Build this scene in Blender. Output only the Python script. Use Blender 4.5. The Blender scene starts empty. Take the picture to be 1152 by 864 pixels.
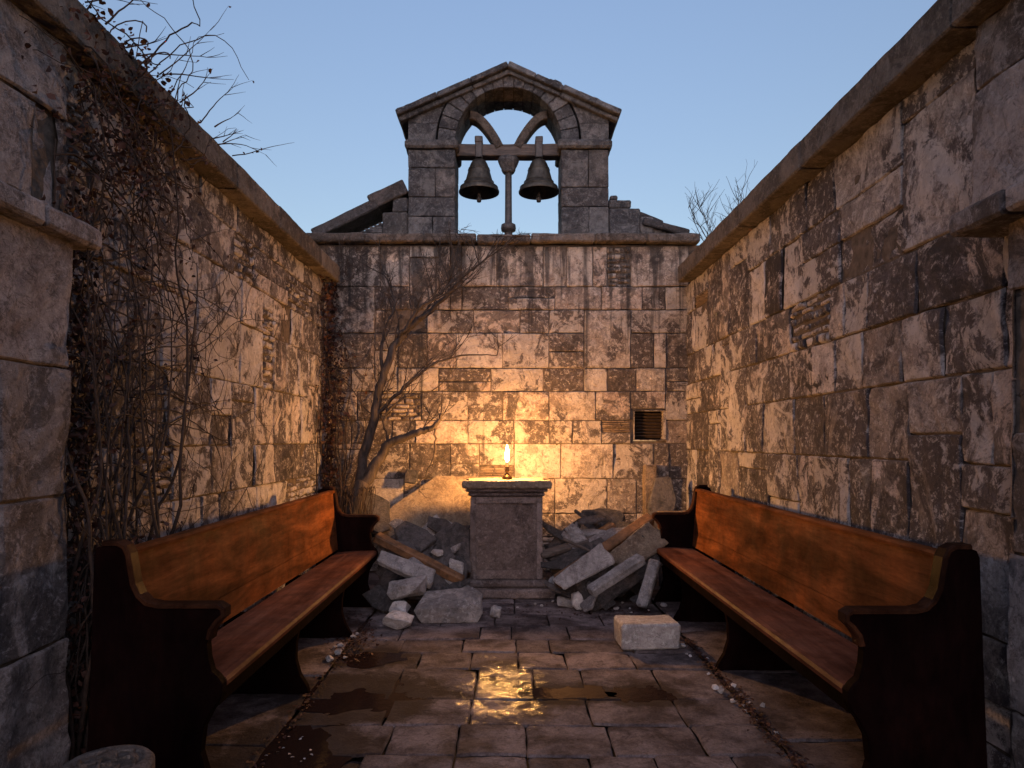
import bpy, bmesh, math, random
from mathutils import Vector, Matrix, noise, Euler
R = math.radians
scene = bpy.context.scene
col = scene.collection
F = 768.0; VX, VY, EYE = 572.0, 495.0, 1.35
def P(px, py, D):
    return Vector(((px-VX)*D/F, D, EYE+(VY-py)*D/F))
def G(px, py, z=0.0):
    D = (EYE-z)*F/(py-VY)
    return Vector(((px-VX)*D/F, D, z))

# ------------------------------------------------------------------ mesh builder
class MB:
    def __init__(s): s.v=[]; s.f=[]; s.m=[]; s.sm=[]; s.a=[]
    def add(s, vs, fs, mat=0, smooth=False, attr=(.5,.5,.5)):
        o=len(s.v); s.v+= [tuple(p) for p in vs]; s.a += [attr]*len(vs)
        for f in fs: s.f.append([i+o for i in f]); s.m.append(mat); s.sm.append(smooth)
    def box(s, a, b, mat=0, attr=(.5,.5,.5), M=None):
        x0,y0,z0=a; x1,y1,z1=b
        vs=[Vector(p) for p in ((x0,y0,z0),(x1,y0,z0),(x1,y1,z0),(x0,y1,z0),(x0,y0,z1),(x1,y0,z1),(x1,y1,z1),(x0,y1,z1))]
        if M: vs=[M@p for p in vs]
        s.add(vs,[(0,3,2,1),(4,5,6,7),(0,1,5,4),(1,2,6,5),(2,3,7,6),(3,0,4,7)],mat,False,attr)
    def tube(s, pts, rad, n=5, mat=0, attr=(.5,.5,.5)):
        pts=[Vector(p) for p in pts]
        if len(pts)<2: return
        vs=[]; fs=[]; up=Vector((.3,.2,1)).normalized()
        for i,p in enumerate(pts):
            d=(pts[min(i+1,len(pts)-1)]-pts[max(i-1,0)])
            d = d.normalized() if d.length>1e-7 else Vector((0,0,1))
            u=up-d*up.dot(d)
            if u.length<1e-3: u=Vector((1,0,0))-d*d.x
            u.normalize(); w=d.cross(u); up=u
            r=rad[i] if hasattr(rad,'__len__') else rad
            for k in range(n):
                t=2*math.pi*k/n; vs.append(p+(u*math.cos(t)+w*math.sin(t))*r)
        for i in range(len(pts)-1):
            for k in range(n):
                a=i*n+k; b=i*n+(k+1)%n; fs.append((a,b,b+n,a+n))
        fs.append(tuple(range(n))[::-1]); fs.append(tuple((len(pts)-1)*n+k for k in range(n)))
        s.add(vs,fs,mat,True,attr)
    def lathe(s, prof, c, n=40, mat=0, wob=0):
        vs=[]; fs=[]
        for r,z in prof:
            for k in range(n):
                t=2*math.pi*k/n; q=r*(1+wob*noise.noise(Vector((math.cos(t)*3,math.sin(t)*3,z*9))))
                vs.append((c[0]+q*math.cos(t),c[1]+q*math.sin(t),c[2]+z))
        for i in range(len(prof)-1):
            for k in range(n):
                a=i*n+k; b=i*n+(k+1)%n; fs.append((a,b,b+n,a+n))
        s.add(vs,fs,mat,True)
    def prism(s, poly, y0, y1, axis='y', mat=0, bev=0, attr=(.5,.5,.5)):
        # poly of (u,v); extruded along axis with a small chamfer
        n=len(poly)
        def pt(u,v,t):
            return {'y':(u,t,v),'x':(t,u,v),'z':(u,v,t)}[axis]
        cx=sum(p[0] for p in poly)/n; cz=sum(p[1] for p in poly)/n
        def inset(d):
            out=[]
            for i in range(n):
                a=Vector(poly[i-1]); b=Vector(poly[i]); c=Vector(poly[(i+1)%n])
                e1=(b-a).normalized(); e2=(c-b).normalized()
                n1=Vector((-e1.y,e1.x)); n2=Vector((-e2.y,e2.x)); m=(n1+n2)
                m = m.normalized() if m.length>1e-4 else n1
                out.append(tuple(b+m*d*sgn))
            return out
        area=sum(poly[i][0]*poly[(i+1)%n][1]-poly[(i+1)%n][0]*poly[i][1] for i in range(n))
        sgn=1 if area>0 else -1
        rings=[(poly,y0),(poly,y1)] if not bev else [(inset(bev),y0),(poly,y0+bev),(poly,y1-bev),(inset(bev),y1)]
        vs=[]; fs=[]
        for pl,t in rings: vs+=[pt(u,v,t) for u,v in pl]
        for r in range(len(rings)-1):
            for k in range(n):
                a=r*n+k; b=r*n+(k+1)%n; fs.append((a,b,b+n,a+n))
        fs.append(tuple(range(n))); L=(len(rings)-1)*n; fs.append(tuple(L+k for k in range(n))[::-1])
        s.add(vs,fs,mat,False,attr)
    def leaf(s, p, size, rnd, mat=0, flat=None):
        d=Vector((rnd.uniform(-1,1),rnd.uniform(-1,1),rnd.uniform(-1,.6))).normalized()
        q=Vector((rnd.uniform(-1,1),rnd.uniform(-1,1),rnd.uniform(-1,1))); w=d.cross(q).normalized(); u=w.cross(d)
        if flat: d.z*=.15; d.normalize(); w=Vector((-d.y,d.x,rnd.uniform(-.3,.3))).normalized(); u=Vector((0,0,1))
        p=Vector(p); L=size; W=size*rnd.uniform(.3,.55); cu=size*rnd.uniform(.1,.5)
        vs=[p, p+d*L*.35+w*W*.8+u*cu*.5, p+d*L*.75+w*W*.6+u*cu*.2, p+d*L-u*cu*.5, p+d*L*.7-w*W*.7+u*cu*.3, p+d*L*.3-w*W*.7+u*cu*.4, p+d*L*.5]
        s.add(vs,[(0,1,6),(1,2,6),(2,3,6),(3,4,6),(4,5,6),(5,0,6)],mat,True,(rnd.random(),rnd.random(),rnd.random()))
    def build(s, name, mats, parent=None, loc=None, weld=False):
        me=bpy.data.meshes.new(name); me.from_pydata(s.v,[],s.f); me.update()
        if not isinstance(mats,(list,tuple)): mats=[mats]
        for m in mats: me.materials.append(m)
        me.polygons.foreach_set('material_index',s.m); me.polygons.foreach_set('use_smooth',s.sm)
        at=me.attributes.new('stone','FLOAT_COLOR','POINT')
        fl=[]
        for a in s.a: fl+= [a[0],a[1],a[2],1.0]
        at.data.foreach_set('color',fl)
        bm=bmesh.new(); bm.from_mesh(me); bmesh.ops.recalc_face_normals(bm,faces=bm.faces); bm.to_mesh(me); bm.free()
        o=bpy.data.objects.new(name,me); col.objects.link(o)
        if parent is not None:
            o.parent=parent; o.matrix_parent_inverse=Matrix.Identity(4)
            if loc is None: o.location=-Vector(parent.location) if parent.type=='EMPTY' else (0,0,0)
        return o
def tag(o,label=None,cat=None,group=None,kind=None):
    if label: o['label']=label
    if cat: o['category']=cat
    if group: o['group']=group
    if kind: o['kind']=kind
    return o
def thing(name,label,cat,loc=(0,0,0),group=None):
    o=bpy.data.objects.new(name,None); col.objects.link(o); o.location=loc; o.empty_display_size=.1
    return tag(o,label,cat,group)
def settle(o):
    """put the origin of a world-space mesh at the middle of its base"""
    me=o.data; xs=[v.co for v in me.vertices]
    c=Vector(((min(v.x for v in xs)+max(v.x for v in xs))/2,(min(v.y for v in xs)+max(v.y for v in xs))/2,min(v.z for v in xs)))
    me.transform(Matrix.Translation(-c)); o.location=c; return o

# ------------------------------------------------------------------ materials
class N:
    def __init__(s,name):
        s.mat=bpy.data.materials.new(name); s.mat.use_nodes=True; s.t=s.mat.node_tree; s.n=s.t.nodes; s.n.clear()
        s.out=s.n.new('ShaderNodeOutputMaterial'); s.b=s.n.new('ShaderNodeBsdfPrincipled'); s.t.links.new(s.b.outputs[0],s.out.inputs[0])
    def new(s,t,**k):
        x=s.n.new(t)
        for a,b in k.items(): setattr(x,a,b)
        return x
    def link(s,a,b): s.t.links.new(a,b)
    def val(s,inp,v):
        if hasattr(v,'default_value') and not isinstance(v,(int,float,tuple)): s.link(v,inp)
        else: inp.default_value=v
    def math(s,op,a,b=0.0,clamp=False):
        x=s.new('ShaderNodeMath',operation=op); x.use_clamp=clamp; s.val(x.inputs[0],a); s.val(x.inputs[1],b); return x.outputs[0]
    def vmath(s,op,a,b):
        x=s.new('ShaderNodeVectorMath',operation=op); s.val(x.inputs[0],a); s.val(x.inputs[1],b); return x.outputs[0]
    def noise(s,vec,scale,detail=6,rough=.6,dist=0):
        x=s.new('ShaderNodeTexNoise'); s.link(vec,x.inputs['Vector']); x.inputs['Scale'].default_value=scale; x.inputs['Detail'].default_value=detail
        x.inputs['Roughness'].default_value=rough; x.inputs['Distortion'].default_value=dist; return x.outputs['Fac']
    def ramp(s,fac,stops,interp='LINEAR'):
        x=s.new('ShaderNodeValToRGB'); s.link(fac,x.inputs[0]); cr=x.color_ramp; cr.interpolation=interp
        while len(cr.elements)<len(stops): cr.elements.new(.5)
        for e,(p,c) in zip(cr.elements,stops):
            e.position=p; e.color=(c,c,c,1) if isinstance(c,(int,float)) else (*c,1)
        return x.outputs[0]
    def mix(s,f,a,b,mode='MIX'):
        x=s.new('ShaderNodeMix',data_type='RGBA',blend_type=mode); s.val(x.inputs[0],f)
        for i,v in ((6,a),(7,b)):
            if isinstance(v,tuple): x.inputs[i].default_value=(*v,1)
            else: s.link(v,x.inputs[i])
        return x.outputs[2]
    def bump(s,h,st,dist=.02,prev=None):
        x=s.new('ShaderNodeBump'); x.inputs['Strength'].default_value=st; x.inputs['Distance'].default_value=dist; s.link(h,x.inputs['Height'])
        if prev: s.link(prev,x.inputs['Normal'])
        return x.outputs[0]
    def obj(s): return s.new('ShaderNodeTexCoord').outputs['Object']
    def scale(s,vec,sc):
        x=s.new('ShaderNodeMapping'); s.link(vec,x.inputs[0]); x.inputs['Scale'].default_value=sc; return x.outputs[0]

def stone_mat(name, pale=(.36,.27,.22), mid=(.20,.145,.12), dark=(.05,.038,.036), contrast=.5, lich=.3, streak=None, bump=1.0, rough=.85, amount=.5, patch=3.4, speck=.6, mot=.55):
    m=N(name); co=m.obj()
    at=m.new('ShaderNodeAttribute',attribute_name='stone'); sep=m.new('ShaderNodeSeparateColor'); m.link(at.outputs['Color'],sep.inputs[0])
    r1,r2,r3=sep.outputs
    off=m.vmath('SCALE',at.outputs['Color'],(0,0,0)); off.node.inputs['Scale'].default_value=37.0
    v=m.vmath('ADD',co,off)
    vs=m.scale(v,(1,1,.62))
    # base tone from stone to stone, soft mottling inside
    n1=m.noise(v,5.5,8,.68)
    base=m.mix(m.ramp(n1,[(.40,0.0),(.60,1.0)]),mid,pale)
    tone=m.math('MULTIPLY_ADD',r1,.8); tone.node.inputs[2].default_value=.5
    base=m.mix(1.0,base,m.ramp(tone,[(0,.0),(1,1.0)]),'MULTIPLY')
    base=m.mix(m.math('MULTIPLY',r3,.35),base,m.mix(1.0,base,(1.05,.82,.66),'MULTIPLY'))
    # crisp dark weathering patches, different on every stone
    n2=m.noise(vs,patch,9,.64,.7)
    th=m.math('MULTIPLY_ADD',r2,.23); th.node.inputs[2].default_value=-.115+ (amount-.5)*.5
    pm=m.ramp(m.math('ADD',n2,th),[(.485,0.0),(.53,1.0)])
    n3=m.noise(v,26,6,.7)
    dk=m.mix(m.ramp(n3,[(.35,0.0),(.7,1.0)]),dark,tuple(c*2.3 for c in dark))
    c=m.mix(m.math('MULTIPLY',pm,contrast),base,dk)
    # fine speckle
    c=m.mix(speck,c,m.mix(1.0,c,m.ramp(m.noise(co,75,5,.8),[(.32,.45),(.68,1.5)]),'MULTIPLY'))
    # hairline cracks and veins
    ve=m.ramp(m.noise(v,7,5,.6,1.2),[(.488,0.0),(.5,1.0),(.512,0.0)])
    c=m.mix(m.math('MULTIPLY',ve,.55),c,(.05,.035,.03))
    n6=m.noise(co,24,8,.8,.4); c=m.mix(m.math('MULTIPLY',m.ramp(n6,[(.53,0.0),(.60,1.0)]),.45+.3*mot),c,tuple(min(.72,q*1.1) for q in pale))
    sh=m.math('MULTIPLY_ADD',r3,.16); sh.node.inputs[2].default_value=-.10
    ms_=m.math('MULTIPLY_ADD',r1,.9); ms_.node.inputs[2].default_value=.25; ms_=m.math('MULTIPLY',ms_,mot)
    n8=m.math('ADD',m.noise(v,6.0,10,.76,.9),sh); c=m.mix(m.math('MULTIPLY',m.ramp(n8,[(.52,0.0),(.575,1.0)]),ms_),c,tuple(q*.8 for q in dark))
    n9=m.math('SUBTRACT',m.noise(m.vmath('ADD',v,(7.3,2.1,5.5)),4.0,10,.72,.8),sh); c=m.mix(m.math('MULTIPLY',m.ramp(n9,[(.55,0.0),(.59,1.0)]),.75*mot),c,pale)
    c=m.mix(m.math('MULTIPLY',m.ramp(m.noise(co,19,8,.8,.6),[(.53,0.0),(.62,1.0)]),.45+.25*mot),c,dark)
    # lichen
    n4=m.noise(co,3.1,9,.72,.2); lm=m.ramp(n4,[(.60,0.0),(.66,1.0)])
    c=m.mix(m.math('MULTIPLY',lm,lich),c,(.40,.36,.33))
    if streak:
        # rain streaks running down from the coping
        sx=m.scale(co,(7,7,.35)); n5=m.noise(sx,1.0,5,.6)
        sz=m.new('ShaderNodeSeparateXYZ'); m.link(co,sz.inputs[0])
        g=m.new('ShaderNodeMapRange'); m.link(sz.outputs[2],g.inputs[0]); g.inputs[1].default_value=streak[0]; g.inputs[2].default_value=streak[1]; g.inputs[3].default_value=0; g.inputs[4].default_value=.16
        s5=m.ramp(m.math('ADD',n5,g.outputs[0]),[(.62,0.0),(.70,1.0)])
        c=m.mix(m.math('MULTIPLY',s5,.8),c,(.032,.028,.03))
    m.link(c,m.b.inputs['Base Color'])
    m.b.inputs['Roughness'].default_value=rough; m.b.inputs['Specular IOR Level'].default_value=.3
    h1=m.bump(m.noise(v,9,10,.75,.4),1.0*bump,.11)
    h2=m.bump(m.noise(v,45,6,.75),.8*bump,.02,h1)
    h3=m.bump(m.math('ADD',pm,m.math('MULTIPLY',ve,2.0)),.6*bump,-.008,h2)
    m.link(h3,m.b.inputs['Normal'])
    return m.mat
def simple(name,c0,c1,scale=12,rough=.8,bump=.4,spec=.3,sv=(1,1,1),metal=0,coat=0,dist=.01,lo=.35,hi=.65):
    m=N(name); v=m.scale(m.obj(),sv); n=m.noise(v,scale,7,.65,.3)
    m.link(m.mix(m.ramp(n,[(lo,0.0),(hi,1.0)]),c0,c1),m.b.inputs['Base Color'])
    m.b.inputs['Roughness'].default_value=rough; m.b.inputs['Specular IOR Level'].default_value=spec; m.b.inputs['Metallic'].default_value=metal
    m.b.inputs['Coat Weight'].default_value=coat
    m.link(m.bump(n,bump,dist),m.b.inputs['Normal']); return m.mat

M_side=stone_mat('weathered_wall_stone',mot=.9,pale=(.66,.59,.59),mid=(.37,.32,.325),dark=(.048,.038,.043),amount=.58,contrast=.92,bump=.8)
M_back=stone_mat('back_wall_stone',mot=.8,pale=(.58,.49,.44),mid=(.32,.25,.225),amount=.54,contrast=.9,bump=.8,streak=(1.6,3.4),patch=2.2)
M_grey=stone_mat('grey_gable_stone',pale=(.27,.26,.27),mid=(.115,.11,.117),dark=(.038,.036,.042),contrast=.75,lich=.35,amount=.5,patch=4)
M_pier=stone_mat('rough_pier_stone',pale=(.50,.44,.45),mid=(.25,.21,.215),dark=(.045,.035,.035),contrast=.7,lich=.35,patch=1.8,amount=.5)
M_cope=stone_mat('coping_stone',pale=(.27,.225,.21),mid=(.14,.115,.105),dark=(.05,.04,.036),contrast=.6,lich=.3,patch=5)
M_altar=stone_mat('altar_stone',mot=.4,pale=(.42,.34,.33),mid=(.26,.205,.2),dark=(.07,.05,.046),contrast=.6,lich=.15,patch=4,bump=1.2)
M_altartop=stone_mat('altar_top_stone',mot=.1,pale=(.36,.29,.22),mid=(.26,.2,.16),dark=(.12,.09,.07),contrast=.5,lich=.1,patch=4,bump=.7)
M_rock=stone_mat('broken_rock',mot=.2,pale=(.48,.455,.47),mid=(.27,.255,.265),dark=(.09,.08,.085),contrast=.5,lich=.2,patch=5,bump=.7,amount=.45,speck=.3)
M_rockpale=stone_mat('pale_broken_rock',mot=.15,pale=(.70,.66,.68),mid=(.48,.45,.465),dark=(.2,.18,.18),contrast=.4,lich=.2,patch=6,bump=.6,amount=.42,speck=.3)
M_slab=stone_mat('dark_roof_slab',pale=(.13,.115,.12),mid=(.065,.058,.06),dark=(.03,.028,.03),contrast=.6,lich=.15,patch=4,bump=.7)
M_tan=stone_mat('tan_fallen_slab',mot=.5,pale=(.46,.36,.27),mid=(.32,.24,.18),dark=(.10,.07,.055),contrast=.5,lich=.1,patch=4)
M_mortar=simple('dark_mortar',(.035,.026,.022),(.12,.09,.075),18,.95,.9)
M_oldstone=stone_mat('dark_brace_stone',pale=(.2,.17,.15),mid=(.11,.09,.08),dark=(.05,.04,.036),lich=.1,patch=5)
M_slate=stone_mat('thin_packing_slate',pale=(.36,.27,.2),mid=(.22,.16,.125),dark=(.07,.05,.045),contrast=.6,lich=.1,patch=8,bump=.7)
M_vine=simple('dead_vine_bark',(.014,.008,.007),(.05,.03,.024),30,.85,.6)
M_leafd=simple('withered_leaf',(.018,.008,.007),(.08,.028,.018),9,.7,.2)
M_bark=simple('bare_tree_bark',(.018,.013,.012),(.065,.047,.04),22,.85,.8,sv=(1,1,.3),dist=.02)
M_bell=simple('bell_bronze',(.035,.03,.027),(.10,.085,.07),14,.55,.4,.5,metal=.75)
M_iron=simple('weathered_iron',(.035,.032,.034),(.08,.07,.07),25,.6,.5,.4,metal=.2)
M_oldwood=simple('old_grey_timber',(.045,.036,.034),(.12,.095,.085),6,.8,.8,sv=(1,8,8))
M_plank=simple('fallen_timber',(.07,.035,.018),(.20,.10,.05),5,.7,.7,sv=(3,3,3))
M_black=simple('vent_recess_dark',(.006,.005,.005),(.012,.010,.009),5,.9,.1)
M_brass=simple('tarnished_brass',(.06,.035,.015),(.14,.08,.03),30,.4,.3,.5,metal=.8)
M_dirt=simple('damp_soil',(.02,.015,.012),(.06,.045,.035),14,.95,1,dist=.02)

def wood_mat(name,c0,c1,c2,rough,coat,sv):
    m=N(name); co=m.obj(); v=m.scale(co,sv)
    g=m.noise(v,2.0,8,.66,.5); fine=m.noise(m.scale(co,tuple(a*6 for a in sv)),3,5,.7)
    c=m.ramp(g,[(.30,c0),(.47,c1),(.68,c2)])
    c=m.mix(.6,c,m.mix(1.0,c,m.ramp(fine,[(.3,.55),(.7,1.3)]),'MULTIPLY'))
    bl=m.noise(co,2.6,6,.6,.5)          # worn varnish
    c=m.mix(m.ramp(bl,[(.42,0.0),(.68,.75)]),c,m.mix(1.0,c,(1.6,1.3,1.0),'MULTIPLY'))
    c=m.mix(m.ramp(m.noise(co,3.3,8,.7,.4),[(.42,0.0),(.66,.8)]),c,m.mix(1.0,c,(.4,.36,.34),'MULTIPLY'))
    m.link(c,m.b.inputs['Base Color'])
    rr=m.ramp(m.noise(co,9,6,.7),[(.3,rough*.75),(.7,min(1,rough*1.35))]); m.link(rr,m.b.inputs['Roughness'])
    m.b.inputs['IOR'].default_value=1.17 if rough>.4 else 1.1; m.b.inputs['Coat Weight'].default_value=coat; m.b.inputs['Coat Roughness'].default_value=.25
    m.b.inputs['Specular IOR Level'].default_value=.16 if rough<.6 else .08
    m.link(m.bump(fine,.25,.004,m.bump(g,.15,.01)),m.b.inputs['Normal']); return m.mat
M_pew=wood_mat('varnished_pew_wood',(.028,.011,.006),(.085,.031,.013),(.19,.07,.028),.6,.0,(2.5,.55,3.5))
M_seat=wood_mat('worn_seat_wood',(.05,.02,.014),(.095,.038,.026),(.155,.068,.046),.5,.05,(5,.5,2))
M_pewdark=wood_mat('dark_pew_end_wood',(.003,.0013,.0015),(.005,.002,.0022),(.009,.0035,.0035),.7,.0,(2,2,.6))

def floor_mat():
    m=N('damp_flagstone'); co=m.obj()
    at=m.new('ShaderNodeAttribute',attribute_name='stone'); sep=m.new('ShaderNodeSeparateColor'); m.link(at.outputs['Color'],sep.inputs[0])
    r1,r2,r3=sep.outputs
    off=m.vmath('SCALE',at.outputs['Color'],(0,0,0)); off.node.inputs['Scale'].default_value=21.0
    v=m.vmath('ADD',co,off)
    n=m.noise(v,4,9,.68,.2)
    c=m.mix(m.ramp(n,[(.40,0.0),(.60,1.0)]),(.075,.056,.058),(.26,.205,.205))
    t=m.math('MULTIPLY_ADD',r1,.5); t.node.inputs[2].default_value=.6
    c=m.mix(1.0,c,m.ramp(t,[(0,.0),(1,1.0)]),'MULTIPLY')
    st=m.ramp(m.noise(co,2.3,8,.6,.4),[(.53,0.0),(.62,1.0)])     # damp, darker stone
    c=m.mix(m.math('MULTIPLY',st,.6),c,(.045,.028,.024))
    c=m.mix(m.math('MULTIPLY',m.ramp(m.noise(v,13,9,.78,.8),[(.54,0.0),(.62,1.0)]),.6),c,(.045,.03,.03))
    c=m.mix(.8,c,m.mix(1.0,c,m.ramp(m.noise(co,80,5,.8),[(.3,.5),(.7,1.4)]),'MULTIPLY'))
    # wet film round the puddle in the middle
    p=m.vmath('SUBTRACT',co,(-.03,3.70,0)); p=m.scale(p,(1.9,.95,0))
    ln=m.new('ShaderNodeVectorMath',operation='LENGTH'); m.link(p,ln.inputs[0])
    w=m.math('ADD',ln.outputs['Value'],m.math('MULTIPLY',m.math('SUBTRACT',m.noise(co,9,8,.75,.4),.5),2.3))
    wl=None
    for pc,(pa,pb),_ in puddles:
        q=m.scale(m.vmath('SUBTRACT',co,(pc.x,pc.y,0)),(1/pa,1/pb,0)); l=m.new('ShaderNodeVectorMath',operation='LENGTH'); m.link(q,l.inputs[0])
        wl=l.outputs['Value'] if wl is None else m.math('MINIMUM',wl,l.outputs['Value'])
    damp=m.ramp(m.math('MULTIPLY',m.math('ADD',wl,m.math('MULTIPLY',m.math('SUBTRACT',m.noise(co,7,8,.7,.5),.5),2.4)),.4),[(.50,1.0),(.70,0.0)])
    c=m.mix(m.math('MULTIPLY',damp,.85),c,(.022,.013,.011))
    wet=m.ramp(w,[(.16,1.0),(.38,0.0)])
    c=m.mix(m.math('MULTIPLY',wet,.35),c,m.mix(1.0,c,(.45,.4,.38),'MULTIPLY'))
    m.link(c,m.b.inputs['Base Color'])
    rb=m.ramp(m.noise(v,6,7,.7),[(.3,.74),(.7,.95)])
    r=m.mix(wet,m.mix(m.math('MULTIPLY',st,.7),rb,(.75,.75,.75)),(.13,.13,.13)); m.link(m.mix(m.math('MAXIMUM',wet,m.math('MULTIPLY',damp,.06)),(.12,.12,.12),(.5,.5,.5)),m.b.inputs['Specular IOR Level'])
    r=m.mix(damp,r,m.mix(wet,(.85,.85,.85),(.13,.13,.13))); m.link(r,m.b.inputs['Roughness'])
    b1=m.bump(m.noise(v,11,10,.72,.2),.7,.03); b2=m.bump(m.noise(co,55,5,.75),.8,.012,b1)
    inv=m.math('SUBTRACT',1.0,m.math('MULTIPLY',wet,.84)); m.link(m.math('MULTIPLY',inv,.7),b1.node.inputs['Strength']); m.link(m.math('MULTIPLY',m.math('MAXIMUM',inv,.3),1.0),b2.node.inputs['Strength']); b2.node.inputs['Distance'].default_value=.014
    m.link(b2,m.b.inputs['Normal']); return m.mat

m=N('puddle_water'); m.b.inputs['Base Color'].default_value=(.018,.010,.008,1); m.b.inputs['Roughness'].default_value=.05; m.b.inputs['IOR'].default_value=1.33; m.b.inputs['Specular IOR Level'].default_value=.12
m.link(m.bump(m.noise(m.obj(),22,4,.6),.16,.01),m.b.inputs['Normal']); M_water=m.mat
m=N('candle_flame'); e=m.new('ShaderNodeEmission'); e.inputs[0].default_value=(1,.465,.125,1); e.inputs[1].default_value=FLAME if 'FLAME' in globals() else 1950
m.link(e.outputs[0],m.out.inputs[0]); M_flame=m.mat
m=N('candle_wax'); m.b.inputs['Base Color'].default_value=(.62,.48,.32,1); m.b.inputs['Roughness'].default_value=.5; m.b.inputs['Subsurface Weight'].default_value=.3; m.b.inputs['Subsurface Radius'].default_value=(.01,.005,.002); M_wax=m.mat

# ------------------------------------------------------------------ ashlar
def nz(x,y,z=0,s=1): return noise.noise(Vector((x*s,y*s,z)))
def patch(mb, tf, x0,z0,x1,z1, rnd, out=.0, rough=.005, g=.045, mat=0, gap=.0028, edge=.006, jag=.006, depth=.026, attr=None):
    """one dressed stone: a noisy grid with rounded, slightly ragged edges"""
    x0+=gap; x1-=gap; z0+=gap; z1-=gap
    if x1-x0<.012 or z1-z0<.008: return
    attr=attr or (rnd.random(),rnd.random(),rnd.random())
    sd=rnd.uniform(0,90)
    def axis(a,b):
        n=max(1,int(round((b-a-2*edge)/g))); L=[a]
        e=min(edge,(b-a)*.25)
        L.append(a+e)
        if b-a>6*e: L.append(a+e*1.9)
        for i in range(1,n): L.append(a+e+(b-a-2*e)*i/n)
        if b-a>6*e: L.append(b-e*1.9)
        L+=[b-e,b]; return L
    X=axis(x0,x1); Z=axis(z0,z1); nx=len(X); nzz=len(Z)
    tx=rnd.uniform(-.012,.012); tz=rnd.uniform(-.01,.01)
    vs=[]
    cut=[rnd.random()<.08 for _ in range(4)]; cs=[rnd.uniform(.02,.07) for _ in range(4)]
    for j,z in enumerate(Z):
        for i,x in enumerate(X):
            on=(i in(0,nx-1)) or (j in (0,nzz-1))
            h=out+rough*(1.6*nz(x,z,sd,3.2)+1.0*nz(x,z,sd+5,9)+.9*abs(nz(x,z,sd+9,17)))*1.5+tx*(x-x0)+tz*(z-z0)
            dx=jag*nz(z,sd,1.7,9)*(1 if i<2 or i>nx-3 else 0); dz=jag*nz(x,sd,7.7,9)*(1 if j<2 or j>nzz-3 else 0)
            for k,(cx,cz) in enumerate(((x0,z0),(x1,z0),(x1,z1),(x0,z1))):
                if cut[k]:
                    d=abs(x-cx)+abs(z-cz)
                    if d<cs[k]*2: h-=.018*(1-d/(cs[k]*2))
            if on: h-=depth*.5
            vs.append(tf(x+dx,z+dz,h))
    fs=[(j*nx+i,j*nx+i+1,(j+1)*nx+i+1,(j+1)*nx+i) for j in range(nzz-1) for i in range(nx-1)]
    mb.add(vs,fs,mat,True,attr)
def slates(mb,tf,x0,z0,x1,z1,rnd,out,mat=1):
    """a hole packed with thin slates"""
    z=z0+.004
    while z<z1-.01:
        h=rnd.uniform(.012,.03); h=min(h,z1-z-.002)
        x=x0+.004
        while x<x1-.02:
            w=min(rnd.uniform(.08,.24),x1-x-.003)
            if x1-x-w<.04: w=x1-x-.003
            patch(mb,tf,x,z,x+w,z+h,rnd,out+rnd.uniform(-.006,.006),.003,.03,mat,gap=.0022,edge=.005,jag=.006,depth=.05)
            x+=w
        z+=h
def rubble(mb,tf,x0,z0,x1,z1,rnd,out,mat=0):
    z=z0
    while z<z1-.02:
        h=rnd.uniform(.035,.065); h=min(h,z1-z)
        x=x0
        while x<x1-.02:
            w=min(rnd.uniform(.06,.16),x1-x)
            patch(mb,tf,x,z,x+w,z+h,rnd,out+rnd.uniform(-.004,.008),.006,.02,mat,gap=.0035,edge=.010,jag=.014,depth=.04)
            x+=w
        z+=h
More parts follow.
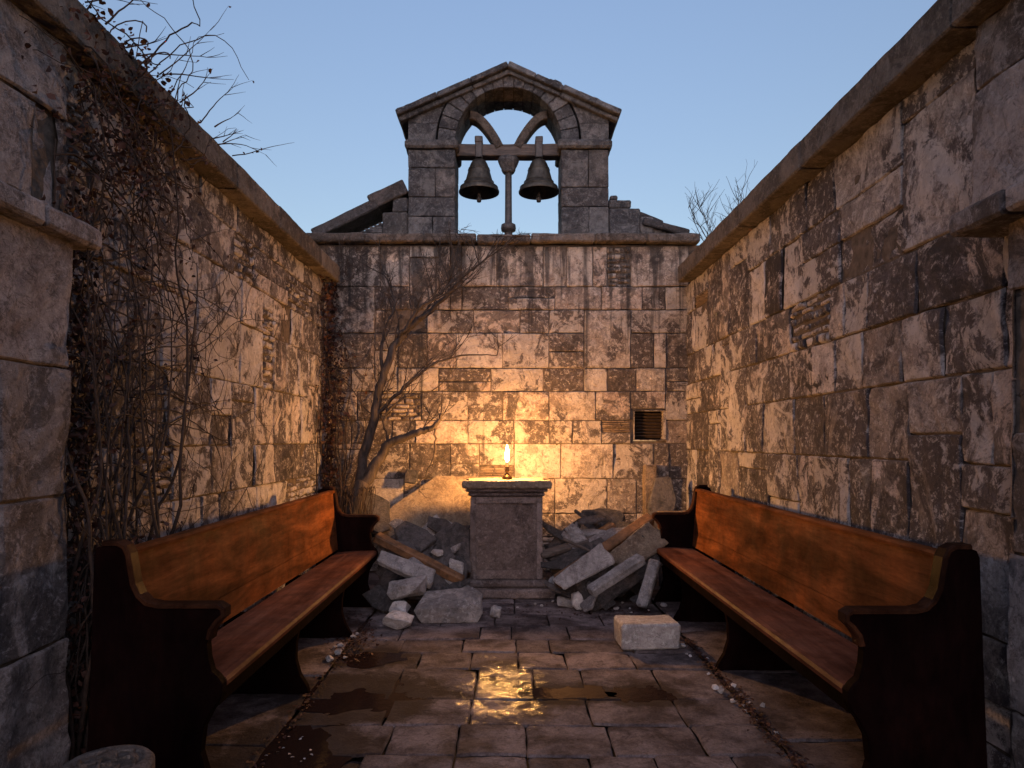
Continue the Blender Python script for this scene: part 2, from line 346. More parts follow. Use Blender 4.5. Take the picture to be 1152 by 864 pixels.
def ashlar(mb, tf, X0,Z0,X1,Z1, seed, holes=(), cell=.06, rows=(4,5,5,6,4,7), wid=(4,10), p_slate=.06,p_rub=.05,p_split=.16,p_tall=.12,g=.045,prot=.007,rough=.0045,jag=.005):
    rnd=random.Random(seed)
    nx=int(round((X1-X0)/cell)); nzc=int(round((Z1-Z0)/cell)); cx=(X1-X0)/nx; cz=(Z1-Z0)/nzc
    occ=[[False]*nx for _ in range(nzc)]
    for hx0,hz0,hx1,hz1 in holes:
        for j in range(nzc):
            for i in range(nx):
                a=X0+i*cx; b=Z0+j*cz
                if a+cx>hx0+.01 and a<hx1-.01 and b+cz>hz0+.01 and b<hz1-.01: occ[j][i]=True
    rowb=[0]
    while rowb[-1]<nzc:
        h=rnd.choice(rows)
        rowb.append(min(nzc,rowb[-1]+h))
    if rowb[-1]-rowb[-2]<3: rowb.pop(-2)
    for r in range(len(rowb)-1):
        j0,j1=rowb[r],rowb[r+1]; i=0
        while i<nx:
            # free run for this row
            if occ[j0][i]:
                # maybe partly free above
                jj=j0
                while jj<j1 and occ[jj][i]: jj+=1
                if jj<j1:
                    k=i
                    while k<nx and all(occ[q][k] for q in range(j0,jj)) and not occ[jj][k]: k+=1
                    patch(mb,tf,X0+i*cx,Z0+jj*cz,X0+k*cx,Z0+j1*cz,rnd,rnd.uniform(0,prot),rough,g,0,jag=jag)
                    for q in range(jj,j1):
                        for t in range(i,k): occ[q][t]=True
                    i=k; continue
                i+=1; continue
            w=rnd.randint(*wid)
            k=i
            while k<nx and k-i<w and not occ[j0][k]: k+=1
            # swallow slivers
            rem=0; q=k
            while q<nx and not occ[j0][q] and rem<3: rem+=1; q+=1
            if rem<3 : k=q
            # top of free height across run
            jt=j1
            for t in range(i,k):
                q=j0
                while q<jt and not occ[q][t]: q+=1
                jt=min(jt,q)
            if jt<=j0: i+=1; continue
            if jt==j1 and r+2<len(rowb) and rnd.random()<p_tall:
                j2=j1+rnd.randint(2,rowb[r+2]-j1)
                if all(not occ[q][t] for q in range(j1,min(j2,nzc)) for t in range(i,k)): jt=j2
            for q in range(j0,jt):
                for t in range(i,k): occ[q][t]=True
            a,b,c,d=X0+i*cx,Z0+j0*cz,X0+k*cx,Z0+jt*cz
            out=rnd.uniform(0,prot); t=rnd.random()
            if rnd.random()<.10: out-=.009
            if t<p_slate and c-a<.45:
                zz=b+(d-b)*rnd.uniform(.3,.6)
                if rnd.random()<.5: slates(mb,tf,a,b,c,zz,rnd,out); patch(mb,tf,a,zz,c,d,rnd,out,rough,g,0,jag=jag)
                else: slates(mb,tf,a,zz,c,d,rnd,out); patch(mb,tf,a,b,c,zz,rnd,out,rough,g,0,jag=jag)
            elif t<p_slate+p_rub: rubble(mb,tf,a,b,c,d,rnd,out)
            elif t<p_slate+p_rub+p_split and d-b>.2:
                if rnd.random()<.5:
                    zz=b+(d-b)*rnd.uniform(.35,.65)
                    patch(mb,tf,a,b,c,zz,rnd,out,rough,g,0,jag=jag); patch(mb,tf,a,zz,c,d,rnd,rnd.uniform(0,prot),rough,g,0,jag=jag)
                else:
                    xx=a+(c-a)*rnd.uniform(.35,.65)
                    patch(mb,tf,a,b,xx,d,rnd,out,rough,g,0,jag=jag); patch(mb,tf,xx,b,c,d,rnd,rnd.uniform(0,prot),rough,g,0,jag=jag)
            else: patch(mb,tf,a,b,c,d,rnd,out,rough,g,0,jag=jag)
            i=k
        # anything unfilled above tall stones
        for q in range(j0,j1):
            t=0
            while t<nx:
                if not occ[q][t]:
                    k=t
                    while k<nx and not occ[q][k]: k+=1
                    q2=q
                    while q2<j1 and all(not occ[q2][u] for u in range(t,k)): q2+=1
                    patch(mb,tf,X0+t*cx,Z0+q*cz,X0+k*cx,Z0+q2*cz,rnd,rnd.uniform(0,prot),rough,g,0,jag=jag)
                    for qq in range(q,q2):
                        for u in range(t,k): occ[qq][u]=True
                    t=k
                else: t+=1
def slabs_along(mb, a, b, fn, seed, lo=.5, hi=.95, mat=0):
    rnd=random.Random(seed); t=a
    while t<b-.01:
        L=min(rnd.uniform(lo,hi),b-t)
        if b-t-L<.25: L=b-t
        fn(mb,t,t+L,rnd); t+=L
def hewn(mb, a, b, rnd, rough=.006, g=.07, mat=0, M=None, attr=None, bev=.012, smooth=True):
    """an individually noisy, edge-worn block between corners a and b"""
    bm=bmesh.new(); bmesh.ops.create_cube(bm,size=1)
    sx,sy,sz=[b[i]-a[i] for i in range(3)]
    for v in bm.verts: v.co=Vector(((v.co.x+.5)*sx,(v.co.y+.5)*sy,(v.co.z+.5)*sz))
    bmesh.ops.bevel(bm,geom=bm.edges[:],offset=min(bev,.3*min(sx,sy,sz)),segments=1,affect='EDGES')
    for _ in range(5):
        es=[e for e in bm.edges if e.calc_length()>g]
        if not es: break
        bmesh.ops.subdivide_edges(bm,edges=es,cuts=1,use_grid_fill=True)
    bmesh.ops.triangulate(bm,faces=[f for f in bm.faces if len(f.verts)>4])
    sd=rnd.uniform(0,99); off=Vector(a)
    bm.normal_update()
    for v in bm.verts:
        n=noise.noise(v.co*4+Vector((sd,0,0)))*1.2+noise.noise(v.co*14+Vector((sd,3,0)))*.6
        v.co=v.co+v.normal*n*rough+off
    vs=[(M@v.co if M else v.co) for v in bm.verts]; bm.verts.index_update()
    mb.add(vs,[[v.index for v in f.verts] for f in bm.faces],mat,False,attr or (rnd.random(),rnd.random(),rnd.random()))
    bm.free()

XW=1.83; YB=7.0; HS=2.93; Y0=-1.2
# ------------------------------------------------------------------ ground
mb=MB(); mb.add([(-400,-400,-.06),(400,-400,-.06),(400,400,-.06),(-400,400,-.06)],[(0,1,2,3)])
tag(mb.build('ground',M_dirt),kind='structure')
puddles=[ # centre px, half sizes (m), label
 (G(398,784),(.34,.27),'wide dark puddle on the flagstones beside the left pew'),
 (G(415,740),(.20,.13),'small puddle nearest the rubble and pale chips on the left'),
 (G(642,779),(.24,.11),'central puddle catching the golden candle reflection'),
 (G(724,781),(.16,.12),'small shallow puddle on the right of the golden reflection'),
 (G(330,842),(.24,.26),'black puddle at the bottom left sprinkled with white petals')]
def dip(x,y):
    d=0
    for c,(a,b),_ in puddles:
        q=((x-c.x)/a)**2+((y-c.y)/b)**2
        d+= .013*math.exp(-q*1.3)
    return d
M_floor=floor_mat()
def tf_floor(x,y,h): return Vector((x,y,h-dip(x,y)+.065*(y-3.80)*math.exp(-((x+.03)/.22)**2-((y-3.82)/.25)**2)))
fm=MB(); rnd=random.Random(5)
rows=[(2.45,2.92,[-.62,-.23,.08,.34,.62,.95]),(2.92,3.23,[-.54,-.23,.08,.46,.86]),(3.23,3.56,[-.6,-.19,.4,.85]),(3.56,4.03,[-.62,-.18,.14,.42,.84]),(4.03,4.34,[-.55,-.23,.06,.35,.76]),
      (4.34,4.62,[-.7,-.3,.05,.27,.8]),(4.62,4.95,[-.75,-.2,.02,.42,.86]),(4.95,5.3,[-.5,-.1,.3,.7])]
y=5.3
while y<6.98: y2=min(y+.38,7.0); rows.append((y,y2,[rnd.uniform(-.7,-.4),rnd.uniform(-.1,.1),rnd.uniform(.4,.7)])); y=y2
y=2.45
while y>Y0: rows.append((y-.36,y,[rnd.uniform(-.7,-.5),rnd.uniform(-.2,.1),rnd.uniform(.3,.7)])); y-=.36
for a,b,js in rows:
    xs=[-1.05]+js+[1.2]
    for i in range(len(xs)-1):
        patch(fm,tf_floor,xs[i],a,xs[i+1],b,rnd,rnd.uniform(-.003,.003),.0028,.028 if 2.4<b<4.7 else .06,0,gap=.003,edge=.007,jag=.007,depth=.022)
tag(fm.build('flagstone_paving',M_floor),kind='structure')
for nm,xa,xb,cuts in (('side_paving_strip',-XW+.02,-1.06,[2.1,3.0,3.9,4.75,5.7]),('side_paving_strip',1.21,XW-.02,[2.35,3.05,3.95,4.8,5.8])):
    f=MB(); ys=[Y0]+cuts+[6.98]
    for i in range(len(ys)-1): patch(f,lambda x,y,h:Vector((x,y,h+.006)),xa,ys[i],xb,ys[i+1],rnd,rnd.uniform(-.002,.004),.003,.06,0,gap=.003,edge=.007,jag=.008,depth=.022)
    tag(f.build(nm,M_floor),kind='structure')
for c,(a,b),lab in puddles:
    f=MB(); n=44; sd=rnd.uniform(0,50); vs=[]
    for k in range(n):
        t=2*math.pi*k/n; r=1.1+.55*noise.noise(Vector((math.cos(t)*1.6,math.sin(t)*1.6,sd)))+.25*noise.noise(Vector((math.cos(t)*5,math.sin(t)*5,sd)))
        vs.append((a*r*math.cos(t),b*r*math.sin(t),0))
    f.add(vs,[tuple(range(n))]); o=f.build('puddle',M_water); o.location=(c.x,c.y,-.0045)
    tag(o,lab,'puddle','puddles on the flagstones')

# ------------------------------------------------------------------ walls
def wall_side(sgn,label,seed):
    t=thing('stone_wall',label,'wall',(sgn*XW,(Y0+YB)/2,0))
    mb=MB()
    tf=lambda y,z,h: Vector((sgn*(XW-h),y,z))
    ashlar(mb,tf,Y0,0,YB,HS,seed,g=.032,rough=.0065,p_slate=.035,p_rub=.035,rows=(4,5,6,5,7),wid=(4,12),p_tall=.16)
    mb.build('stone_face',[M_side,M_slate],t)
    b=MB(); xa,xb=sorted((sgn*(XW+.012),sgn*(XW+.45)))
    b.box((xa,Y0,-.04),(xb,YB+.5,HS)); b.build('wall_core',M_mortar,t)
    c=MB()
    def cop(m,u,v,r):
        x0,x1=sorted((sgn*(1.70+r.uniform(-.003,.003)),sgn*(XW+.5)))
        z=r.uniform(-.0025,.0025)
        hewn(m,(x0,u+.001,HS+.004+z),(x1,v-.001,3.10+z),r,.0055,.06,0,bev=.010)
    slabs_along(c,Y0,6.87,cop,seed+1,.7,1.4)
    c.build('coping',M_cope,t)
    return t
wall_side(-1,'long rough stone wall on the left side, hung with dead vines',11)
wall_side(1,'long rough stone wall on the right side without any creeper',23)
# back wall
t=thing('stone_wall','stone back wall behind the altar, carrying the bell gable','wall',(0,YB,0))
mb=MB(); vx0,vx1,vz0,vz1=1.28,1.62,1.34,1.66
tfb=lambda x,z,h: Vector((x,YB-h,z))
ashlar(mb,tfb,-XW-.02,0,XW+.02,3.34,37,holes=[(vx0,vz0,vx1,vz1)],rows=(4,5,5,4,6),wid=(4,9),p_slate=.04,p_rub=.03,g=.032,rough=.006)
mb.build('stone_face',[M_back,M_slate],t)
b=MB()
for A,B in (((-2.3,YB+.013,-.04),(vx0,YB+.5,3.35)),((vx1,YB+.013,-.04),(2.3,YB+.5,3.35)),((vx0,YB+.013,-.04),(vx1,YB+.5,vz0)),((vx0,YB+.013,vz1),(vx1,YB+.5,3.35))): b.box(A,B)
b.build('wall_core',M_mortar,t)
c=MB()
def cop(m,u,v,r):
    z=r.uniform(-.004,.004); hewn(m,(u+.003,YB-.09+r.uniform(-.01,.01),3.36+z),(v-.003,YB+.56,3.445+z),r,.008,.05,0,bev=.014)
slabs_along(c,-2.06,1.95,cop,8); c.build('coping',M_cope,t)
# vent
t=thing('wall_vent','dark louvred vent let into the back wall','vent',((vx0+vx1)/2,YB,vz0))
b=MB(); e=.014
for A,B in (((vx0+.003,YB-.012,vz0+.004),(vx1-.003,YB+.12,vz0+e)),((vx0+.003,YB-.012,vz1-e),(vx1-.003,YB+.12,vz1-.004)),((vx0+.003,YB-.012,vz0+e+.002),(vx0+e,YB+.12,vz1-e-.002)),((vx1-.032,YB-.004,vz0+e+.002),(vx1-.003,YB+.12,vz1-e-.002))):
    hewn(b,A,B,rnd,.003,.05,bev=.004)
b.build('frame',M_back,t)
b=MB(); b.box((vx0+e,YB+.14,vz0+e),(vx1-e,YB+.16,vz1-e)); b.build('back_plate',M_black,t)
b=MB()
for k in range(8):
    z=vz0+.045+k*.0325; M=Matrix.Translation((0,YB+.075,z))@Matrix.Rotation(R(-32),4,'X'); b.box((vx0+e+.002,-.024,-.003),(vx1-.034,.024,.003),M=M)
b.build('louvre_slats',simple('rusty_slat',(.02,.013,.01),(.05,.03,.02),20,.7),t)

# ------------------------------------------------------------------ piers at the two near sides
def pier(sgn,lab,xl,xu,xled,Dl,Du,Dled,seed):
    t=thing('stone_pier',lab,'pier',(sgn*xl,1.0,0))
    mb=MB(); r=random.Random(seed)
    kw=dict(rows=(7,8,9,10),wid=(8,16),p_slate=0,p_rub=0,p_split=.1,p_tall=0,g=.04,prot=.006,rough=.009,jag=.004)
    ashlar(mb,lambda y,z,h:Vector((sgn*(xl-h),y,z)),-1.0,0,Dl,2.10,seed,**kw)
    ashlar(mb,lambda x,z,h:Vector((sgn*(x),Dl+h,z)),xl,0,XW,2.10,seed+3,**kw)
    ashlar(mb,lambda y,z,h:Vector((sgn*(xu-h),y,z)),-1.0,2.18,Du,2.93,seed+5,**kw)
    ashlar(mb,lambda x,z,h:Vector((sgn*(x),Du+h,z)),xu,2.18,XW,2.93,seed+7,**kw)
    a,b=sorted((sgn*(xl+.012),sgn*(XW+.005))); mb.box((a,-1.0,-.04),(b,Dl-.012,2.10),1)
    a,b=sorted((sgn*(xu+.012),sgn*(XW+.006))); mb.box((a,-1.0,2.17),(b,Du-.012,2.925),1)
    mb.build('shaft',[M_pier,M_mortar],t)
    c=MB()
    def cop(m,u,v,q):
        x0,x1=sorted((sgn*xled,sgn*(XW+.01))); hewn(m,(x0,u+.003,2.095),(x1,v-.003,2.175),q,.006,.035,0,bev=.012)
    slabs_along(c,-1.0,Dled,cop,seed+9,.8,1.4); c.build('ledge',M_pier,t)
pier(-1,'rough stone pier with a ledge at the left edge, dark vines beside it',1.68,1.775,1.60,2.60,2.74,2.70,41)
pier(1,'rough stone pier with a ledge at the right edge, next to the pew end',1.735,1.79,1.62,2.36,2.62,2.52,57)

# ------------------------------------------------------------------ bell gable
Yf,Yr=7.02,7.50
t=thing('bell_gable','grey stone bell gable with a round arch standing on the back wall','bell gable',(0,7.25,3.445))
r=random.Random(3)
for x0,x1 in ((-1.03,-.55),(.545,1.03)):
    m=MB(); z=3.45; k=0
    while z<4.33:
        h=min(r.choice((.2,.24,.3)),4.34-z)
        if 4.34-z-h<.1: h=4.34-z
        if k%2: hewn(m,(x0,Yf,z+.003),(x1,Yr,z+h-.003),r,.004,.06,bev=.007)
        else:
            s=x0+(x1-x0)*r.uniform(.4,.6)
            hewn(m,(x0,Yf,z+.003),(s-.002,Yr,z+h-.003),r,.004,.06,bev=.007); hewn(m,(s+.002,Yf,z+.003),(x1,Yr,z+h-.003),r,.004,.06,bev=.007)
        z+=h; k+=1
    m.build('pillar',M_grey,t)
for x0,x1 in ((-1.065,-.515),(.51,1.065)):
    m=MB(); hewn(m,(x0,Yf-.045,4.345),(x1,Yr+.03,4.43),r,.006,.05,bev=.02); m.build('impost',M_grey,t)
ZS=4.43; RI=.545; RO=.735
m=MB(); n=17
core=[((RI+.012)*math.cos(math.pi*i/40),ZS+(RI+.012)*math.sin(math.pi*i/40)) for i in range(41)]; outc=[((RO-.014)*math.cos(math.pi*i/40),ZS+(RO-.014)*math.sin(math.pi*i/40)) for i in range(41)]
for i in range(40): m.prism([core[i],core[i+1],outc[i+1],outc[i]],Yf+.012,Yr-.015,'y',mat=1)
for k in range(n):
    a0=math.pi*k/n+.006; a1=math.pi*(k+1)/n-.006; q=4; poly=[]
    for i in range(q+1): a=a0+(a1-a0)*i/q; poly.append((RI*math.cos(a),ZS+RI*math.sin(a)))
    ro=RO+r.uniform(-.012,.012)
    for i in range(q,-1,-1): a=a0+(a1-a0)*i/q; poly.append((ro*math.cos(a),ZS+ro*math.sin(a)))
    f=Yf-.012+r.uniform(-.006,.006); m.prism(poly,f,Yr,'y',bev=.004,attr=(r.random(),r.random(),r.random()))
m.build('arch',[M_grey,M_mortar],t)
def roofz(x): return 5.14-abs(x)*.44
for sg in (-1,1):
    m=MB()
    # spandrel courses between arch and roof
    zz=[ZS,4.61,4.78,4.94,5.14]
    for j in range(4):
        za,zb=zz[j]+.003,zz[j+1]-.003
        xi_a=math.sqrt(max(0,(RO+.016)**2-(za-ZS)**2)) if za-ZS<RO+.016 else 0
        xi_b=math.sqrt(max(0,(RO+.016)**2-(zb-ZS)**2)) if zb-ZS<RO+.016 else 0
        xo_a=min(1.03,(5.14-za)/.44); xo_b=min(1.03,(5.14-zb)/.44)
        N_=8; inner=[]
        for i in range(N_+1):
            z_=za+(zb-za)*i/N_; d=(RO+.016)**2-(z_-ZS)**2; inner.append((math.sqrt(d) if d>0 else .003,z_))
        outer=[]
        for i in range(N_,-1,-1):
            z_=za+(zb-za)*i/N_; outer.append((max(.004,min(1.03,(5.14-z_)/.44)),z_))
        poly=[p for p in inner+outer]
        poly=[p for i,p in enumerate(poly)]
        if outer[-1][0]-inner[0][0]<.02: continue
        for i in range(N_+1):
            if outer[N_-i][0]<inner[i][0]+.003: outer[N_-i]=(inner[i][0]+.003,outer[N_-i][1])
        poly=inner+outer
        split=.5*(inner[0][0]+1.03)
        m.prism([(sg*a,b) for a,b in poly],Yf+.004,Yr-.004,'y',attr=(r.random(),r.random(),r.random()))
    m.build('spandrel',M_grey,t)
ang=math.atan(.44)
for sg in (-1,1):
    m=MB(); L=1.13/math.cos(ang); s=-.004 if sg<0 else -.012
    while s<L-.01:
        l=min(r.uniform(.26,.45),L-s)
        if L-s-l<.12: l=L-s
        if sg<0: M=Matrix.Translation((0,0,5.145))@Matrix.Rotation(-ang,4,'Y')@Matrix.Rotation(math.pi,4,'Z')
        else: M=Matrix.Translation((0,0,5.145))@Matrix.Rotation(ang,4,'Y')
        jz=r.uniform(-.003,.004)
        ya,yb=(Yf-.10,Yr+.07)
        if sg<0: ya,yb=-yb,-ya
        hewn(m,(s+.002,ya+r.uniform(-.012,.012),.0+jz),(s+l-.002,yb,.055+jz),r,.004,.05,M=M,bev=.008)
        hewn(m,(s+.002,ya+.05 if sg>0 else ya,-.045),(s+l-.002,yb if sg>0 else yb-.05,-.002+jz),r,.005,.06,M=M,bev=.008)
        s+=l
    for _ in range(7 if sg>0 else 3):     # loose chips and moss on the slabs
        s=r.uniform(.15,L-.05); q=r.uniform(.02,.045); ya=Yf-.06 if sg>0 else -Yf
        hewn(m,(s,ya,.05),(s+q*2,ya+q*2,.05+q*.8),r,.008,.02,M=M,bev=.01)
    m.build('gable_roof',M_grey,t)
# tracery, beam and post
t=thing('bell_trestle','dark cross beam on a slim post with curved braces, inside the bell arch','bell support',(0,7.22,3.445))
m=MB(); hewn(m,(-.545,7.15,4.33),(.54,7.29,4.455),r,.004,.08,bev=.008); m.build('crossbeam',M_oldwood,t)
for sg in (-1,1):
    m=MB(); poly=[]; I=[];O=[]
    for i in range(11):
        u=i/10; # curve from near centre up and outwards, meeting the arch
        x=.055+.345*u**1.0; z=4.44+.36*math.sin(u*math.pi*.5)**.9
        I.append(Vector((x,z)))
    for i,p in enumerate(I):
        d=(I[min(i+1,10)]-I[max(i-1,0)]).normalized(); nrm=Vector((-d.y,d.x)); O.append(p-nrm*.085)
    poly=[(sg*p.x,p.y) for p in I]+[(sg*p.x,p.y) for p in reversed(O)]
    m.prism(poly,7.14,7.31,'y',bev=.008)
    m.build('brace',M_oldstone,t)
m=MB(); m.lathe([(.0,3.447),(.05,3.447),(.045,3.5),(.04,3.52),(.045,3.55),(.075,3.56),(.08,3.59),(.075,3.625),(.05,3.635),(.038,3.65),(.036,3.9),(.035,4.16),(.045,4.18),(.0,4.18)],(0,7.22,0),16); m.build('post',M_iron,t)
m=MB(); m.lathe([(0,4.17),(.06,4.17),(.075,4.20),(.075,4.215),(.09,4.24),(.11,4.29),(.115,4.325),(0,4.325)],(0,7.22,0),8); m.build('capital',M_grey,t)
def bell(x,lab):
    c=(x,7.2,3.955)
    t=thing('bell',lab,'bell',(x,7.2,3.93),'bronze bells under the arch')
    m=MB(); p=[(.212,0),(.214,.012),(.196,.05),(.165,.085),(.142,.13),(.125,.19),(.108,.25),(.09,.30),(.07,.335),(.04,.352),(0,.358)]
    inner=[(.2,.0),(.18,.04),(.15,.08),(.125,.14),(.105,.2),(.08,.28),(0,.31)]
    m.lathe(p,c,44,wob=.02); m.lathe([(.212,0),(.2,0)]+inner,c,44)
    for z,rr in ((.055,.198),(.11,.156),(.235,.1155),(.255,.109)):
        m.lathe([(rr-.006,z-.006),(rr+.003,z),(rr-.006,z+.006)],c,44)
    m.build('bell_body',M_bell,t)
    m=MB(); m.tube([(x,7.2,4.2),(x,7.2,3.98),(x,7.2,3.9)],[.012,.016,.02],8); m.tube([(x,7.2,3.9),(x,7.2,3.86)],[.03,.022],8); m.build('clapper',M_iron,t)
    m=MB()
    hewn(m,(x-.035,7.125,4.305),(x+.035,7.147,4.52),r,.003,.05,bev=.006); hewn(m,(x-.035,7.293,4.305),(x+.035,7.315,4.52),r,.003,.05,bev=.006)
    hewn(m,(x-.04,7.12,4.46),(x+.04,7.32,4.525),r,.004,.05,bev=.008)
    for s2 in (-1,1): m.tube([(x+s2*.03,7.14,4.33),(x+s2*.02,7.2,4.29)],.011,6); m.tube([(x+s2*.03,7.30,4.33),(x+s2*.02,7.2,4.29)],.011,6)
    m.build('hanger',M_iron,t)
bell(-.31,'bronze bell on the left, hanging between the left pillar and the post')
bell(.32,'bronze bell on the right, hanging between the post and the right pillar')

# stubs and slabs beside the gable
def block_thing(name,lab,cat,boxes,mat,group=None,rough=.008,bev=.014,g=.05):
    m=MB()
    for a,b,*rest in boxes: hewn(m,a,b,r,rough,g,M=rest[0] if rest else None,bev=bev)
    o=m.build(name,mat); settle(o); return tag(o,lab,cat,group)
block_thing('masonry_stub','broken grey masonry stub against the left pillar of the gable','masonry',[((-1.30,Yf+.02,3.45),(-1.04,Yr-.03,3.70)),((-1.20,Yf+.03,3.705),(-1.04,Yr-.04,3.86))],M_grey)
m=MB()
for k in range(7): hewn(m,(-1.62+k*.045,Yf+.02+k*.004,3.45+k*.022),(-1.305,Yr-.1,3.468+k*.022),r,.005,.05,bev=.006)
tag(settle(m.build('slate_stack',M_grey)),'low stack of thin grey slates under the sloping slab','slate stack')
def beam_between(A,B,w,h,mat,name,lab,cat,group=None,roll=0,rough=.006,taper=None,g=.05,bev=.012):
    A=Vector(A);B=Vector(B); d=B-A; L=d.length; q=d.to_track_quat('X','Z').to_matrix().to_4x4()
    M=Matrix.Translation(A)@q@Matrix.Rotation(R(roll),4,'X')
    m=MB(); hewn(m,(0,-w/2,-h/2),(L,w/2,h/2),r,rough,g,M=M,bev=bev)
    if taper:
        Mi=M.inverted(); nv=[]
        for v in m.v:
            l=Mi@Vector(v); u=l.x/L; s=taper[0]+(taper[1]-taper[0])*u; l.y*=s; l.z*=s; l.x+= .12*w*noise.noise(Vector((l.y*9,l.z*9,1)))*2; nv.append(tuple(M@l))
        m.v=nv
    o=m.build(name,mat); settle(o); return tag(o,lab,cat,group)
beam_between((-2.02,7.24,3.475),(-1.36,7.24,3.80),.42,.11,M_slab,'roof_slab','long lower sloping slab left of the bell gable','slab','fallen roof slabs beside the gable')
beam_between((-1.43,7.24,3.80),(-1.06,7.24,3.975),.42,.15,M_slab,'roof_slab','short upper sloping slab touching the left gable pillar','slab','fallen roof slabs beside the gable')
block_thing('masonry_stub','stepped masonry stub against the right pillar of the gable','masonry',[((1.04,Yf+.02,3.45),(1.36,Yr-.03,3.74)),((1.04,Yf+.03,3.745),(1.27,Yr-.04,3.83)),((1.05,Yf+.05,3.835),(1.13,Yr-.1,3.885)),((1.365,Yf+.04,3.45),(1.50,Yr-.05,3.66)),((1.505,Yf+.06,3.45),(1.64,Yr-.05,3.57))],M_grey)
beam_between((1.38,7.16,3.61),(1.86,7.2,3.49),.30,.075,M_slab,'roof_slab','tilted slab sliding off the stepped stub on the right','slab','fallen roof slabs beside the gable')
beam_between((1.36,7.3,3.73),(1.62,7.3,3.62),.28,.06,M_slab,'roof_slab','small broken slab on top of the stepped stub','slab','fallen roof slabs beside the gable')
beam_between((1.66,7.2,3.50),(1.92,7.2,3.475),.22,.05,M_slab,'roof_slab','thin slab end lying nearest the right wall','slab','fallen roof slabs beside the gable')

# ------------------------------------------------------------------ pews
def pew(sgn,x_off,ya,yb,sup,lab):
    """profile in u = distance from court centre; back towards the wall"""
    X=lambda u: sgn*(u+x_off)
    t=thing('pew',lab,'pew',(X(1.45),(ya+yb)/2,0),'old wooden pews along the walls')
    prof=[(1.20,0.0),(1.22,.05),(1.262,.12),(1.285,.20),(1.275,.29),(1.245,.35),(1.215,.39),(1.205,.42),(1.205,.455),(1.222,.48),(1.245,.50),(1.258,.55),(1.262,.60),(1.25,.65),(1.225,.68),(1.208,.695),
          (1.198,.71),(1.20,.725),(1.215,.735),(1.44,.735),(1.48,.745),(1.51,.775),(1.53,.82),(1.54,.88),(1.548,.93),(1.562,.955),(1.585,.965),(1.64,.965),(1.665,.955),(1.675,.93),(1.69,.5),(1.71,0.0)]
    for k,(a,b) in enumerate(((ya,ya+.05),(yb-.05,yb))):
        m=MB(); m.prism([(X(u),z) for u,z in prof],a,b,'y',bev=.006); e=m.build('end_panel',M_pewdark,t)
        m=MB()   # rounded arm capping following the top of the panel
        line=[(1.258,.62),(1.25,.655),(1.225,.69),(1.203,.708),(1.203,.728),(1.22,.738),(1.33,.738),(1.44,.738),(1.483,.748),(1.514,.777),(1.534,.82),(1.544,.88),(1.552,.93),(1.564,.956),(1.585,.967),(1.64,.967)]
        vs=[];fs=[]; w0,w1=a-.006,b+.006
        for i,(u,z) in enumerate(line):
            p0=Vector(line[max(i-1,0)]);p1=Vector(line[min(i+1,len(line)-1)]); d=(p1-p0).normalized(); nn=Vector((-d.y,d.x)); 
            for yy,off in ((w0,-.004),(w0,.008),(w0+.006,.013),(w1-.006,.013),(w1,.008),(w1,-.004)): vs.append((X(u+nn.x*off),yy,z+nn.y*off))
        for i in range(len(line)-1):
            for q in range(6): A=i*6+q; B=i*6+(q+1)%6; fs.append((A,B,B+6,A+6))
        fs.append(tuple(range(6))); fs.append(tuple(range(len(vs)-6,len(vs)))); m.add(vs,fs,0,False); e2=m.build('arm_capping',M_armcap,e)
        e2.matrix_parent_inverse=Matrix.Identity(4)
    a,b=ya+.052,yb-.052
    m=MB(); s=[(1.208,.432),(1.205,.45),(1.212,.464),(1.235,.469),(1.36,.466),(1.52,.455),(1.535,.43),(1.40,.43)]
    m.prism([(X(u),z) for u,z in s],a,b,'y'); m.build('seat',M_seat,t)
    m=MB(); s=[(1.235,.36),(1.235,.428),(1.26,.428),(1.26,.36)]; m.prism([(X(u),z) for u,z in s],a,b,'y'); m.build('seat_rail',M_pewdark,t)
    # backrest: leaning, three boards with shallow joints
    m=MB(); zb=[.475,.60,.925]
    for i in range(2):
        z0,z1=zb[i]+.0015,zb[i+1]-.0015; f=lambda z:1.515+(z-.47)*.085
        m.prism([(X(f(z0)),z0),(X(f(z1)),z1),(X(f(z1)+.026),z1),(X(f(z0)+.026),z0)],a,b,'y',bev=.003,attr=(i*.4,.2*i,.5))
    m.build('backrest',M_pew,t)
    m=MB(); u=1.515+.455*.085; s=[(u-.012,.927),(u-.014,.938),(u-.006,.948),(u+.03,.95),(u+.04,.94),(u+.038,.927)]; m.prism([(X(p),z) for p,z in s],a,b,'y'); m.build('top_rail',M_pew,t)
    for ys in sup:
        m=MB(); s=[(1.215,0.0),(1.225,.04),(1.262,.10),(1.285,.18),(1.283,.27),(1.268,.345),(1.268,.428),(1.66,.428),(1.69,.2),(1.70,0)]
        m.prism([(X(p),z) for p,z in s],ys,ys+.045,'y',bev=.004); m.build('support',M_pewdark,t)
M_armcap=wood_mat('worn_arm_edge_wood',(.008,.004,.003),(.02,.009,.006),(.05,.022,.013),.4,.05,(2,2,2))
pew(1,.0,2.42,5.68,[3.98,5.02],'dark wooden pew with orange brown back against the right wall')
pew(-1,-.155,2.50,5.50,[3.62,4.62],'dark wooden pew with orange brown back standing before the left wall vines')

